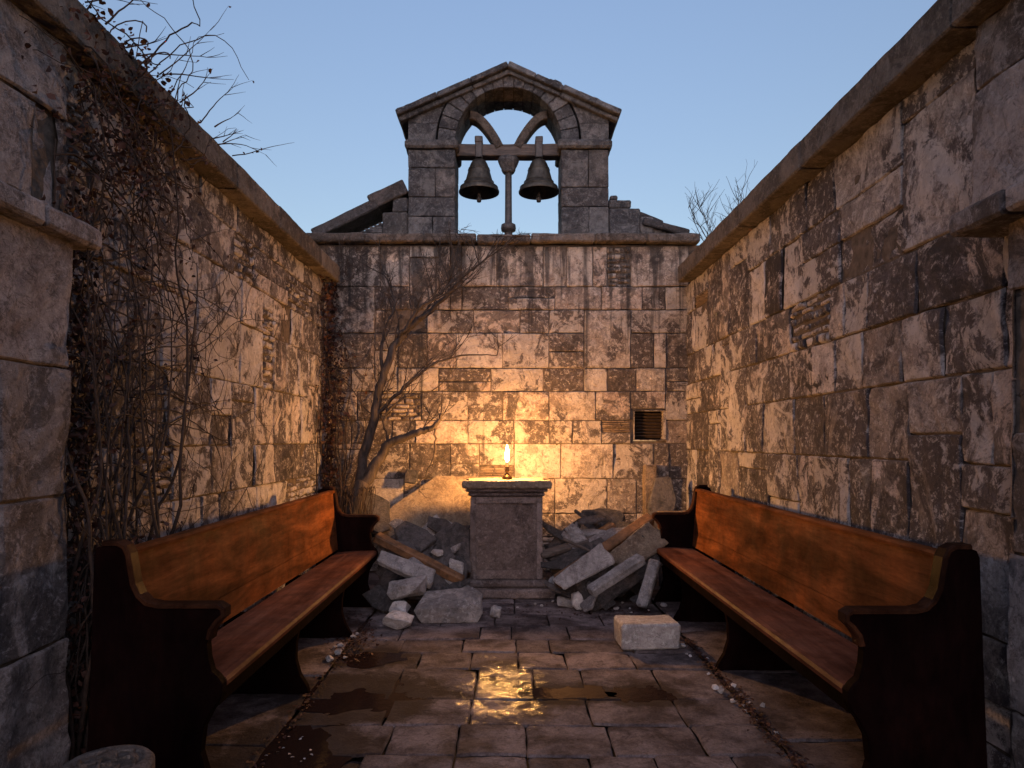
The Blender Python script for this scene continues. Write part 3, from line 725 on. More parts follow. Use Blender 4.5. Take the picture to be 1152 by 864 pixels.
# ------------------------------------------------------------------ altar, candle
AY0,AY1=5.88,6.36; AX=-.005
t=thing('stone_altar','square stone pedestal altar with a moulded top in front of the back wall','altar',(AX,6.12,0))
m=MB(); hewn(m,(AX-.43,AY0-.11,.002),(AX+.40,AY1+.10,.08),r,.006,.04,bev=.014); hewn(m,(AX-.375,AY0-.055,.083),(AX+.35,AY1+.05,.145),r,.005,.04,bev=.028); m.build('base',M_altar,t)
m=MB(); x0,x1,ya,yb=AX-.325,AX+.30,AY0+.02,AY1-.02
hewn(m,(x0,ya+.014,.147),(x1,yb,.86),r,.004,.04,bev=.008)
for A,B in (((x0,ya,.147),(x0+.05,ya+.018,.86)),((x1-.05,ya,.147),(x1,ya+.018,.86)),((x0+.052,ya,.147),(x1-.052,ya+.018,.225)),((x0+.052,ya,.80),(x1-.052,ya+.018,.86))): hewn(m,A,B,r,.004,.03,bev=.007)
m.build('pedestal',M_altar,t)
m=MB(); hewn(m,(AX-.345,AY0,.862),(AX+.32,AY1,.90),r,.003,.04,bev=.016); hewn(m,(AX-.365,AY0-.02,.902),(AX+.345,AY1+.02,.93),r,.003,.04,bev=.012); m.build('cornice',M_altar,t)
m=MB(); hewn(m,(AX-.395,AY0-.045,.932),(AX+.375,AY1+.04,.998),r,.006,.03,bev=.012); m.build('altar_top',M_altartop,t)
CX,CY=-.012,6.13
t=thing('candle','lit candle burning in a small dark holder on the altar','candle',(CX,CY,.999))
m=MB(); m.lathe([(0,.0),(.045,.0),(.046,.012),(.036,.03),(.022,.04),(.013,.052),(.012,.062),(.020,.07),(.022,.08),(.014,.09),(.018,.104),(.018,.112),(0,.112)],(CX,CY,.999),24); m.build('candle_holder',M_brass,t)
m=MB(); m.lathe([(0,.10),(.015,.10),(.0145,.15),(.0135,.158),(.006,.154),(0,.154)],(CX,CY,.999),16); w=m.build('wax',M_wax,t)
m=MB(); m.tube([(CX,CY,1.152),(CX,CY,1.162)],.0015,5); o=m.build('wick',M_black,w); 
m=MB(); m.lathe([(0,1.156),(.009,1.164),(.015,1.18),(.0175,1.202),(.0165,1.228),(.0125,1.256),(.007,1.283),(.002,1.302),(0,1.308)],(CX,CY,0),16); m.build('flame',M_flame,t)
m=MB(); hewn(m,(-.37,5.95,1.0),(-.345,5.975,1.012),r,.004,.02); tag(settle(m.build('stone_chip',M_slab)),'tiny dark chip on the left end of the altar top','stone chip')
m=MB(); hewn(m,(.30,6.0,1.0),(.34,6.03,1.014),r,.006,.02); tag(settle(m.build('stone_chip',M_tan)),'tiny pale chip on the right end of the altar top','stone chip')

# ------------------------------------------------------------------ rubble
def rock(c,size,lab,mat=M_rock,rot=0,tilt=(0,0),name='rock',cat='rock',seed=None,group='rocks in the rubble',sq=.6,base=True,pts=None):
    q=random.Random(seed if seed is not None else int(abs(c[0])*997+abs(c[1])*331+c[2]*77+size[0]*991))
    bm=bmesh.new(); n=15
    for _ in range(n):
        v=Vector((q.gauss(0,1),q.gauss(0,1),q.gauss(0,1))).normalized()
        s=max(abs(v.x),abs(v.y),abs(v.z)); v=v.lerp(v/s,sq)*q.uniform(.85,1.0)
        bm.verts.new((v.x*size[0]/2,v.y*size[1]/2,v.z*size[2]/2))
    if pts:
        bm.clear()
        for p_ in pts: bm.verts.new(p_)
    h=bmesh.ops.convex_hull(bm,input=bm.verts[:])
    bmesh.ops.delete(bm,geom=[v for v in bm.verts if not v.link_faces],context='VERTS')
    bmesh.ops.dissolve_limit(bm,angle_limit=R(12),verts=bm.verts[:],edges=bm.edges[:])
    bmesh.ops.bevel(bm,geom=bm.edges[:],offset=min(size)*.025,segments=1,affect='EDGES')
    bmesh.ops.triangulate(bm,faces=bm.faces[:])
    for _ in range(4):
        es=[e for e in bm.edges if e.calc_length()>max(.02,max(size)*.12)]
        if es: bmesh.ops.subdivide_edges(bm,edges=es,cuts=1)
        bmesh.ops.triangulate(bm,faces=[f for f in bm.faces if len(f.verts)>3])
    sd=q.uniform(0,90); a=min(size)
    bm.normal_update()
    for v in bm.verts:
        p=v.co/max(size); v.co+=v.normal*a*(.045*noise.noise(p*5+Vector((sd,0,0)))+.03*noise.noise(p*17+Vector((sd,0,0))))
    Mr=Euler((R(tilt[0]),R(tilt[1]),R(rot))).to_matrix().to_4x4()
    bmesh.ops.transform(bm,matrix=Mr,verts=bm.verts[:])
    zmin=min(v.co.z for v in bm.verts) if base else 0
    m=MB(); bm.verts.index_update()
    m.add([(v.co.x,v.co.y,v.co.z-zmin) for v in bm.verts],[[v.index for v in f.verts] for f in bm.faces],0,False,(q.random(),q.random(),q.random())); bm.free()
    o=m.build(name,mat); o.location=c; return tag(o,lab,cat,group)
gr='rocks in the rubble'
c=G(502,702); rock((c.x,c.y+.13,0),(.50,.27,.19),'big hewn rock lying in front of the left heap',M_rock,rot=6,seed=4,pts=[(-.19,-.12,0),(.22,-.13,.0),(.25,.13,0),(-.18,.13,0),(-.26,-.10,.09),(-.16,.11,.19),(.19,.11,.215),(.265,-.02,.19),(.255,-.12,.07),(-.21,-.12,.11),(.24,-.115,.12)])
c=G(447,712); rock((c.x,c.y+.07,0),(.26,.18,.15),'jagged pale rock nearest the left pew, foremost of the heap',M_rockpale,rot=20,sq=.5,seed=9)
c=P(458,660,5.2); rock((c.x,5.22,.13),(.33,.24,.17),'rough pale grey rock perched above the big hewn rock',M_rock,rot=-15,tilt=(5,-8),sq=.6,seed=14)
c=P(452,682,5.05); rock((c.x,5.10,.03),(.24,.2,.13),'small pale wedge rock squeezed behind the jagged rock',M_rockpale,rot=30,tilt=(0,14),sq=.5,seed=21)
c=G(557,697); rock((c.x,c.y+.05,0),(.125,.12,.105),'lone small rock just left of the altar foot',M_rock,rot=10,sq=.6,seed=31)
rock((-.43,5.68,.17),(.15,.09,.24),'white upright wedge stone beside the altar left side',M_rockpale,rot=15,tilt=(0,-18),sq=.35,seed=37)
rock((-.53,5.42,.07),(.12,.09,.06),'flat oval pale stone under the white wedge',M_rockpale,sq=.1,seed=38)
rock((-.6,5.72,.38),(.12,.09,.07),'small white chunk resting high on the dark slabs',M_rockpale,sq=.5,seed=39)
rock((-.68,5.45,.10),(.26,.22,.16),'dark rock under the fallen beam',M_slab,sq=.6,seed=40)
rock((-.95,5.60,.0),(.32,.26,.30),'dark boulder behind the left pew end',M_slab,sq=.6,seed=41)
rock((-.88,5.32,.0),(.25,.2,.20),'grey boulder at the foot of the left pew',M_slab,sq=.5,seed=45)
rock((-.62,5.78,.0),(.40,.4,.32),'large rough boulder at the core of the left heap',M_rock,sq=.7,seed=42)
rock((-.95,6.2,.0),(.5,.5,.42),'large boulder at the back of the left heap',M_slab,sq=.7,seed=43)
rock((-.5,6.35,.0),(.35,.4,.45),'boulder wedged behind the altar on the left',M_slab,sq=.7,seed=44)
# left slabs
def slab(c,size,rot,lab,mat=M_slab,group='broken slabs in the rubble',poly=None,name='stone_slab',seed=1):
    """irregular flat slab: outline polygon in its own plane, real thickness"""
    q=random.Random(seed); w,h,th=size
    n=6; pts=[]
    for k in range(n):
        a=2*math.pi*k/n+q.uniform(-.38,.38)+.4; s=1/max(abs(math.cos(a)),abs(math.sin(a))); s=1+(s-1)*.7
        pts.append((w/2*math.cos(a)*s*q.uniform(.82,1),h/2*math.sin(a)*s*q.uniform(.82,1)))
    if poly: pts=poly
    m=MB(); m.prism(pts,-th/2,th/2,'z',bev=min(.012,th*.25),attr=(q.random(),q.random(),q.random()))
    bm=bmesh.new()
    for v in m.v: bm.verts.new(v)
    bm.verts.ensure_lookup_table()
    for f in m.f: bm.faces.new([bm.verts[i] for i in f])
    bmesh.ops.triangulate(bm,faces=bm.faces[:])
    for _ in range(4):
        es=[e for e in bm.edges if e.calc_length()>.05]
        if es: bmesh.ops.subdivide_edges(bm,edges=es,cuts=1)
        bmesh.ops.triangulate(bm,faces=[f for f in bm.faces if len(f.verts)>3])
    bm.normal_update(); sd=q.uniform(0,90)
    for v in bm.verts: v.co+=v.normal*(.009*noise.noise(v.co*6+Vector((sd,0,0)))+.006*noise.noise(v.co*19+Vector((sd,0,0))))
    bm.verts.index_update(); m2=MB(); m2.add([tuple(v.co) for v in bm.verts],[[v.index for v in f.verts] for f in bm.faces],0,False,(q.random(),q.random(),q.random())); bm.free()
    o=m2.build(name,mat); o.location=c; o.rotation_euler=tuple(R(a) for a in rot); return tag(o,lab,'slab',group)
# plane leaning against back wall: local x -> world x, local y -> up (rot x ~ 75)
slab((-.74,6.76,.62),(1,1,.07),(76,0,0),'large tan slab leaning on the back wall, lit golden by the candle',M_tan,poly=[(-.58,-.05),(-.47,-.26),(-.2,-.60),(.55,-.62),(.6,.36),(.02,.38)],seed=2)
slab((-1.34,6.66,.66),(.42,.5,.05),(70,-10,14),'dark slab standing behind the tan slab by the corner creeper',M_slab,seed=3)
slab((-.98,6.86,.98),(.16,.22,.05),(80,35,0),'narrow dark shard on the top edge of the tan slab',M_slab,seed=4)
slab((-.56,6.0,.42),(.50,.36,.045),(60,12,-10),'dark triangular slab left of the altar',M_slab,poly=[(-.30,-.16),(.30,-.18),(.18,.2),(.02,.24)],seed=5)
slab((-.60,5.70,.30),(.40,.22,.04),(42,-35,20),'tilted dark slab pointing up behind the fallen beam',M_slab,seed=6)
slab((-.90,5.75,.38),(.36,.30,.05),(58,18,25),'dark slab behind the left pew end, under the beam',M_slab,seed=7)
slab((-.72,5.52,.33),(.24,.30,.04),(35,20,30),'small grey slab lying just below the beam',M_rock,seed=8)
beam_between(P(426,626,5.40),P(487,652,5.36),.15,.075,M_rock,'stone_slab','long grey broken lintel piece beneath the fallen beam','slab','broken slabs in the rubble',roll=40,taper=(.75,1),rough=.01)
beam_between(P(423,604,5.62),P(521,654,5.55),.09,.075,M_plank,'timber_beam','fallen timber beam resting on the left heap','beam','fallen timbers in the rubble',roll=15,rough=.004)
slab((-.50,5.86,.25),(.30,.42,.04),(48,-30,12),'dark tall shard touching the altar left side',M_slab,seed=26)
slab((-.82,5.95,.50),(.40,.26,.05),(40,22,-12),'dark shard half buried under the tan slab',M_slab,seed=27)
slab((-.78,5.64,.18),(.34,.24,.05),(60,-25,-20),'dark slab low in the heap behind the long grey lintel piece',M_slab,seed=28)
rock((-.42,5.60,.0),(.2,.2,.17),'dark stone under the lower end of the fallen beam',M_slab,seed=62)
slab((.52,5.95,.30),(.34,.20,.05),(50,-12,10),'small dark slab between altar and long timber beam',M_slab,seed=29)
slab((.78,6.05,.40),(.5,.16,.04),(35,-20,-14),'flat dark slab high on the right heap under the brown board',M_slab,seed=30)
# right heap
beam_between(P(627,655,5.42),P(732,584,6.05),.10,.10,M_plank,'timber_beam','long orange brown timber beam slanting up over the right heap','beam','fallen timbers in the rubble',roll=25,rough=.004)
beam_between(P(608,625,5.9),P(688,600,6.2),.09,.05,M_oldwood,'timber_beam','grey plank end just right of the altar','beam','fallen timbers in the rubble',roll=10,rough=.004)
beam_between(P(633,606,5.7),P(668,622,5.75),.03,.025,M_oldwood,'timber_beam','thin grey batten lying across the plank end','beam','fallen timbers in the rubble',rough=.002)
beam_between(P(655,612,6.2),P(690,590,6.3),.10,.06,M_plank,'timber_beam','short brown board end behind the long timber beam','beam','fallen timbers in the rubble',rough=.004)
beam_between(P(628,658,5.30),P(684,622,5.50),.20,.045,M_rock,'stone_slab','grey lens shaped slab below the long timber beam','slab','broken slabs in the rubble',roll=58,taper=(.6,1))
beam_between(P(664,666,5.18),P(722,628,5.35),.10,.075,M_rock,'stone_slab','long grey stone bar leaning towards the right pew','slab','broken slabs in the rubble',roll=10)
beam_between(P(694,636,5.50),P(742,598,5.72),.30,.12,M_tan,'stone_slab','big tan topped slab leaning on the right pew end','slab','broken slabs in the rubble',roll=48,taper=(.75,.85),rough=.014)
beam_between(P(655,672,5.42),P(735,618,5.62),.30,.05,M_slab,'stone_slab','dark slab between the grey lens slab and the tan topped slab','slab','broken slabs in the rubble',roll=62)
beam_between(P(722,683,5.12),P(737,630,5.22),.085,.07,M_rock,'stone_post','narrow grey stone post leaning almost upright by the right pew','stone post',roll=25,rough=.005)
slab((1.03,6.30,.26),(.8,.5,.08),(52,10,5),'dark slab at the back of the right heap',M_slab,seed=14)
slab((.62,6.45,.30),(.6,.5,.07),(64,-6,0),'dark slab leaning behind the altar on the right',M_slab,seed=15)
rock((.92,6.72,.42),(.52,.30,.30),'dark brown boulder lodged against the back wall',M_slab,sq=.3,seed=51)
rock((.95,6.6,.0),(.7,.5,.44),'big boulder at the core of the right heap',M_slab,sq=.6,seed=52)
rock((.55,6.1,.0),(.4,.5,.28),'grey boulder hard against the altar right side',M_slab,sq=.6,seed=53)
rock((.85,5.85,.0),(.5,.4,.26),'dark boulder under the long timber beam',M_slab,sq=.6,seed=54)
rock((1.15,5.95,.0),(.35,.4,.40),'dark boulder behind the right pew end',M_slab,sq=.6,seed=55)
rock((.40,5.62,.1),(.16,.14,.15),'round grey stone touching the altar base',M_rock,sq=.4,seed=56)
rock((.55,5.45,.0),(.13,.12,.17),'white pointed stone at the right foot of the altar',M_rockpale,sq=.35,seed=57)
rock((.47,5.52,.0),(.18,.14,.10),'pale low stone between altar base and white pointed stone',M_rock,sq=.5,seed=58)
c=G(659,686); rock((c.x,c.y+.03,0),(.12,.1,.09),'rounded white stone in front of the right heap',M_rockpale,sq=.3,seed=59)
slab((1.50,6.68,.72),(.30,.62,.05),(78,14,-8),'dark slab standing in the right back corner',M_slab,seed=16)
block_thing('stone_post','tall narrow pale stone standing against the back wall near the corner','stone post',[((1.37,6.86,.0),(1.50,6.975,1.10))],M_tan)
block_thing('stone_block','flat pale block lying above the far end of the right pew','block',[((1.36,6.05,.635),(1.66,6.3,.70),Matrix.Translation((0,0,0)))],M_tan)
block_thing('stone_block','stack of stone supporting the flat pale block behind the right pew','block',[((1.38,6.06,.0),(1.64,6.29,.63))],M_slab)
for side in (-1,1):
    for i in range(30):
        x=side*r.uniform(.42,1.05); y=r.uniform(5.35,6.35); z=.05+(.55*(y-5.3))*r.uniform(.75,1.12)
        slab((x,y,z),(r.uniform(.18,.46),r.uniform(.07,.2),r.uniform(.016,.035)),(r.uniform(15,70),r.uniform(-45,45),r.uniform(-40,40)),'thin broken stone shard wedged in the %s heap'%('left' if side<0 else 'right'),r.choice((M_slab,M_slab,M_rock)),group='thin shards wedged in the %s heap'%('left' if side<0 else 'right'),name='stone_shard',seed=300+i+side*20)
# dressed block on the floor
bx=G(732,733)
m=MB(); M=Matrix.Translation((bx.x,bx.y+.13,.003))@Matrix.Rotation(R(3),4,'Z'); hewn(m,(-.19,-.12,0),(.19,.13,.165),r,.008,.035,M=M,bev=.012); tag(settle(m.build('stone_block',M_rockpale)),'squared pale stone block lying alone on the flagstones','block')
# pebbles
peb=[(668,675,1),(679,679,1.2),(690,682,1),(699,682,.9),(691,673,.7),(660,672,.7),(715,684,.6),(740,684,1.1),(730,690,.6),(708,690,.5),(610,684,.9),(622,681,.8),(600,681,.6),(580,683,.6),
 (768,726,1.3),(773,732,.7),(808,771,.8),(812,776,1),(818,780,.9),(806,781,.6),(824,785,1.1),(831,788,.8),(838,790,.7),(828,792,.6),(842,800,.9),(846,806,.7),(857,797,.7),(850,812,.6),(792,748,.6),(788,742,.7),(873,829,.6),(800,762,.6),
 (372,741,1.6),(380,735,1.5),(386,728,1.2),(377,730,.9),(392,722,1),(398,716,.8),(384,742,.7)]
rp=random.Random(77)
def where(px,py):
    if px<420: return 'among the litter by the left pew'
    if px<640: return 'in front of the altar foot'
    if py<700: return 'scattered before the right heap'
    if px<780: return 'beside the squared block'
    return 'in the joint beside the right pew'
for i,(px,py,s) in enumerate(peb):
    c=G(px+rp.gauss(0,4),py+rp.gauss(0,2.5)); k=.042*s*rp.uniform(.7,1.2)
    rock((c.x,c.y,.002),(k*rp.uniform(.9,1.4),k*rp.uniform(.8,1.2),k*rp.uniform(.5,.9)),'small pale stone chip '+where(px,py),M_rockpale,rot=rp.uniform(0,180),name='stone_chip',cat='stone chip',group='pale stone chips '+where(px,py),seed=100+i,sq=.5)
for i in range(12):
    px=rp.uniform(300,350); py=rp.uniform(826,860); c=G(px,py); m=MB(); m.leaf((0,0,0),rp.uniform(.012,.022),rp,flat=True)
    o=m.build('petal',M_rockpale); o.location=(c.x,c.y,.001); tag(o,'tiny white petal floating on the black puddle','petal','white petals on the black puddle')
# leaf litter = uncountable
m=MB()
for i in range(1900):
    u=rp.random()
    if u<.45: px=rp.gauss(393,13); py=rp.gauss(712,14); c=G(px,max(py,690))
    elif u<.8: s=rp.random(); c=Vector((1.20+rp.gauss(0,.02),2.7+1.9*s,0))
    elif u<.9: c=Vector((rp.uniform(-1.1,-1.0),rp.uniform(2.3,5),0))
    else: c=Vector((rp.uniform(-.9,1.1),5.3+rp.gauss(0,.12),0))
    m.leaf((c.x,c.y,.006+rp.random()*.012),rp.uniform(.012,.03),rp,flat=True)
tag(m.build('leaf_litter',M_leafd),'dark crumbled leaf litter along the paving joints','leaf litter',kind='stuff')

# drum stone bottom left
t=thing('carved_drum','low round stone drum with a carved top at the bottom left corner','carved stone',(-1.08,1.93,0))
dc=Vector((-1.165,1.98,0)); t.location=dc
RD=.125; HD=.415
m=MB(); m.lathe([(RD*1.02,0),(RD*1.02,.1),(RD,.2),(RD,HD-.012),(RD-.010,HD),(RD-.03,HD+.001),(RD-.034,HD-.006),(RD-.040,HD-.006),(RD-.044,HD),(0,HD)],dc,48,wob=.02); m.build('drum_body',M_cope,t)
m=MB()
for k in range(6):
    a=math.pi*k/3; pts=[]
    for i in range(9):
        s=i/8; rr=.02+.06*s; aa=a+math.sin(s*math.pi)*.55; pts.append((dc.x+rr*math.cos(aa),dc.y+rr*math.sin(aa),HD+.003))
    m.tube(pts,.006,6)
m.tube([(dc.x+.02*math.cos(a*.6),dc.y+.02*math.sin(a*.6),HD+.003) for a in range(12)],.005,6)
m.build('carved_rosette',M_cope,t)

# ------------------------------------------------------------------ vines and trees
def wander(p,d,L,rnd,step=.05,wig=.35,pull=None,clampf=None):
    pts=[Vector(p)]; d=Vector(d).normalized(); n=max(2,int(L/step))
    for i in range(n):
        d=d+Vector((rnd.gauss(0,wig),rnd.gauss(0,wig),rnd.gauss(0,wig)))*.5
        if pull: d+=Vector(pull)
        d.normalize(); q=pts[-1]+d*step
        if clampf: q=clampf(q)
        pts.append(q)
    return pts
def taper(n,a,b): return [a+(b-a)*i/(n-1) for i in range(n)]
def cl_left(q,lo=.012,hi=.2):
    x=q.x
    if q.z<2.9: x=min(max(x,-XW+lo),-XW+hi)
    elif q.z<3.12: x=max(x,-1.70+lo) if x>-1.75 else x
    return Vector((x,q.y,max(q.z,.0)))
rv=random.Random(91)
t=thing('dead_vine','big leafless vine climbing the near left wall, its tangle topping the coping','vine',(-1.78,2.95,0))
ms,mt,ml=MB(),MB(),MB()
stems=[]
for i in range(22):
    y=rv.uniform(2.66,3.0) if i<17 else rv.uniform(3.1,3.4)
    p=(-XW+rv.uniform(.02,.12),y,rv.uniform(0,.1)); L=rv.uniform(1.8,3.6)
    pts=wander(p,(0,rv.uniform(-.02,.22),1),L,rv,.06,.2,(0,.004,.10),cl_left)
    r0=rv.uniform(.005,.014); ms.tube(pts,taper(len(pts),r0,.002),5); stems.append(pts)
# heavy hanging tangle under and over the coping
for i in range(55):
    y=rv.uniform(2.72,3.5); z=rv.uniform(2.2,3.05)
    pts=wander((-XW+rv.uniform(.02,.16),y,z),(rv.uniform(0,.4),rv.uniform(-.3,.5),rv.uniform(-1,.6)),rv.uniform(.3,1.1),rv,.04,.55,None,cl_left)
    mt.tube(pts,taper(len(pts),.004,.0012),4); stems.append(pts)
for i in range(95):
    st=rv.choice(stems[:22]); b=rv.choice(st[4:])
    if b.z>2.85: continue
    d=(rv.uniform(-.1,.25),rv.uniform(-.2,1.0),rv.uniform(-.4,.7))
    pts=wander(b,d,rv.uniform(.25,1.1),rv,.045,.42,None,cl_left)
    mt.tube(pts,taper(len(pts),.0035,.0009),4)
    if rv.random()<.5: stems.append(pts)
for i in range(26):       # long trailing runners reaching along the wall
    st=rv.choice(stems[:22]); b=rv.choice(st[6:])
    pts=wander(b,(.05,1,rv.uniform(-.3,.5)),rv.uniform(1.2,2.6),rv,.07,.22,(0,.03,rv.uniform(-.02,.03)),lambda q:cl_left(q,.012,.10))
    mt.tube(pts,taper(len(pts),.005,.0011),4)
    for k in range(6):
        b2=rv.choice(pts); p2=wander(b2,(0,rv.uniform(-.4,1),rv.uniform(-1,1)),rv.uniform(.15,.5),rv,.04,.4,None,cl_left); mt.tube(p2,taper(len(p2),.0025,.0008),3)
# twigs against the sky
for i in range(15):
    y=2.75+1.35*rv.random()**1.3
    p=(-1.70+rv.uniform(-.06,.03),y,3.08+rv.uniform(-.02,.06))
    L=rv.uniform(.14,.46)*(1.15-.25*(y-2.75))
    pts=wander(p,(rv.uniform(.1,1.0),rv.uniform(.1,.6),rv.uniform(.15,.9)),L,rv,.03,.16)
    mt.tube(pts,taper(len(pts),.0045,.0009),4)
    for k in range(3):
        b2=rv.choice(pts[len(pts)//3:]); p2=wander(b2,(rv.uniform(.2,1),rv.uniform(-.2,.8),rv.uniform(-.3,1)),L*rv.uniform(.25,.5),rv,.03,.15); mt.tube(p2,taper(len(p2),.0022,.0007),3)
        if rv.random()<.15: ml.leaf(p2[-1],rv.uniform(.015,.03),rv)
for i in range(5):     # tight curls at the crest
    c=Vector((-1.68+rv.uniform(-.05,.05),rv.uniform(2.75,3.3),3.12+rv.uniform(0,.1))); rr=rv.uniform(.04,.09)
    mt.tube([c+Vector((rr*math.cos(a*.5),rr*.6*math.sin(a*.5),rr*math.sin(a*.5)*1.0)) for a in range(11)],.003,4)
pts=wander((-1.72,4.25,3.12),(1,.1,.12),.42,rv,.04,.14); mt.tube(pts,taper(len(pts),.0045,.001),4)
for p in pts[2:6]: ml.leaf(p,rv.uniform(.015,.035),rv)
# leaves
for i in range(1000):
    y=rv.gauss(3.05,.24); z=rv.uniform(2.45,3.16)
    x=-XW+rv.uniform(.02,.2) if z<2.95 else -1.70+rv.uniform(-.05,.06)
    ml.leaf((x,y,z),rv.uniform(.012,.036),rv)
for i in range(750):
    st=rv.choice(stems); b=rv.choice(st); 
    if b.z>3: continue
    ml.leaf(b+Vector((rv.uniform(0,.04),rv.gauss(0,.03),rv.gauss(0,.04))),rv.uniform(.012,.036),rv)
for i in range(1300):  # extra dark leaves and stems, added to blacken the gap behind the left pier
    ml.leaf((-XW+rv.uniform(.015,.12),rv.gauss(2.80,.07),rv.uniform(.0,2.4)),rv.uniform(.015,.04),rv)
for i in range(30):
    pts=wander((-XW+rv.uniform(.02,.12),rv.gauss(2.8,.08),rv.uniform(0,2.2)),(0,.05,1),rv.uniform(.5,1.4),rv,.05,.35,None,cl_left); mt.tube(pts,taper(len(pts),.005,.002),4)
ms.build('stem',M_vine,t); mt.build('twigs',M_vine,t); ml.build('withered_leaves',M_leafd,t)

t=thing('corner_creeper','dark leafy dead creeper filling the left back corner behind the pew','creeper',(-1.72,6.8,0))
ms,mt,ml=MB(),MB(),MB(); sts=[]
def cl_c(q): return Vector((max(q.x,-XW+.015),min(q.y,YB-.015),max(0,q.z)))
for i in range(22):
    pts=wander((-XW+rv.uniform(.02,.28),rv.uniform(6.5,6.97),0),(rv.uniform(-.05,.05),rv.uniform(-.05,.05),1),rv.uniform(1.5,3.3),rv,.06,.25,(-.01,.01,.1),cl_c)
    ms.tube(pts,taper(len(pts),rv.uniform(.005,.011),.002),5); sts.append(pts)
for i in range(170):
    b=rv.choice(rv.choice(sts)); k=rv.random()
    d=(rv.uniform(.2,1),0,rv.uniform(-.4,.6)) if k<.5 else (0,-rv.uniform(.2,1),rv.uniform(-.5,.6))
    pts=wander(b,d,rv.uniform(.15,.6),rv,.04,.4,None,cl_c); mt.tube(pts,taper(len(pts),.003,.001),3)
for i in range(120):     # tuft over the coping at the corner
    pts=wander((-1.78+rv.uniform(-.1,.35),6.9+rv.uniform(-.12,.06),rv.uniform(2.95,3.3)),(rv.uniform(-.6,1),rv.uniform(-1,0),rv.uniform(-1,.8)),rv.uniform(.1,.35),rv,.03,.5); mt.tube(pts,taper(len(pts),.003,.001),3)
for i in range(60):     # pale arching shoots at the foot
    x=rv.uniform(-1.6,-1.28); y=rv.uniform(6.1,6.6); a=rv.uniform(-.25,.25)
    pts=[Vector((x+a*math.sin(s*3.0/10)*.5,y,.3+.62*math.sin(s*math.pi/12))) for s in range(9)]; pts=[p+Vector((rv.gauss(0,.01),rv.gauss(0,.01),0)) for p in pts]; mt.tube(pts,.0032,4)
for i in range(1500):
    z=rv.uniform(.4,3.0) ; w=.09+.05*math.sin(z*4)
    if rv.random()<.6: p=(-XW+.02+abs(rv.gauss(0,w)),6.97-abs(rv.gauss(0,.12)),z)
    else: p=(-XW+rv.uniform(.02,.10),6.75-abs(rv.gauss(0,.12)),z)
    ml.leaf(p,rv.uniform(.02,.05),rv)
ms.build('stem',M_vine,t); mt.build('twigs',M_vine,t); ml.build('withered_leaves',M_leafd,t)

def smooth_path(pts,n=6):
    out=[]; P_=[Vector(p) for p in pts]
    for i in range(len(P_)-1):
        p0=P_[max(i-1,0)];p1=P_[i];p2=P_[i+1];p3=P_[min(i+2,len(P_)-1)]
        for k in range(n):
            t_=k/n; out.append(.5*((2*p1)+(-p0+p2)*t_+(2*p0-5*p1+4*p2-p3)*t_*t_+(-p0+3*p1-3*p2+p3)*t_**3))
    out.append(P_[-1]); return out
t=thing('bare_tree','twisted leafless tree growing in the left back corner, spreading over the back wall','tree',tuple(P(386,675,6.3).xy)+(0,))
mt_,mb_=MB(),MB(); rt=random.Random(7)
def limb(pp,r0,r1,mbx,n=8):
    q=smooth_path(pp); q=[p+Vector((rt.gauss(0,.006),rt.gauss(0,.006),rt.gauss(0,.006))) for p in q]; mbx.tube(q,taper(len(q),r0,r1),n); return q
def twigs(path,cnt,L,rr,depth,lean=(0,0,.06)):
    for _ in range(cnt):
        i=rt.randrange(len(path)//4,len(path)); b=path[i]; d0=(path[min(i+1,len(path)-1)]-path[max(i-1,0)]).normalized()
        d=d0*.6+Vector((rt.uniform(-.7,.9),rt.uniform(-.25,.2),rt.uniform(-.3,.8)))
        l=L*rt.uniform(.5,1.2); pts=wander(b,d,l,rt,.045,.2,lean,lambda q:Vector((max(q.x,-XW+.02),min(q.y,YB-.025) if q.z<3.3 else min(q.y,YB-.11),min(q.z,3.40))))
        mb_.tube(pts,taper(len(pts),rr,rr*.3),4)
        if depth>0: twigs(pts,3,L*.55,rr*.55,depth-1,lean)
A=limb([P(383,675,6.3),P(392,615,6.35),P(398,575,6.4),P(408,545,6.42)],.085,.07,mt_,10)
B=limb([P(405,552,6.42),P(425,520,6.5),P(438,500,6.5),P(470,487,6.45),P(488,480,6.4),P(497,466,6.4)],.062,.016,mt_)
C=limb([P(404,560,6.42),P(408,520,6.55),P(420,470,6.6),P(432,420,6.65),P(446,385,6.7),P(470,360,6.75)],.055,.032,mt_)
D_=limb([P(470,360,6.75),P(490,345,6.78),P(512,322,6.8),P(532,302,6.85),P(552,286,6.85)],.03,.006,mt_)
E=limb([P(446,385,6.7),P(470,350,6.6),P(495,330,6.6),P(520,305,6.6)],.024,.005,mt_)
Fb=limb([P(420,470,6.6),P(450,440,6.6),P(480,415,6.6),P(520,400,6.55),P(560,400,6.55)],.02,.004,mt_)
Gb=limb([P(432,420,6.65),P(430,380,6.7),P(445,340,6.75),P(430,305,6.8)],.02,.004,mt_)
H=limb([P(438,500,6.5),P(432,470,6.5),P(450,450,6.45),P(485,440,6.45)],.016,.004,mt_)
I_=limb([P(488,480,6.4),P(490,508,6.4),P(480,530,6.4),P(470,545,6.35)],.012,.004,mt_)
for pth,cn,L in ((B,5,.3),(C,8,.55),(D_,16,.6),(E,14,.55),(Fb,9,.42),(Gb,9,.45),(H,5,.35),(I_,3,.2)): twigs(pth,cn,L,.007,2)
mt_.build('trunk',M_bark,t); mb_.build('branches',M_bark,t)

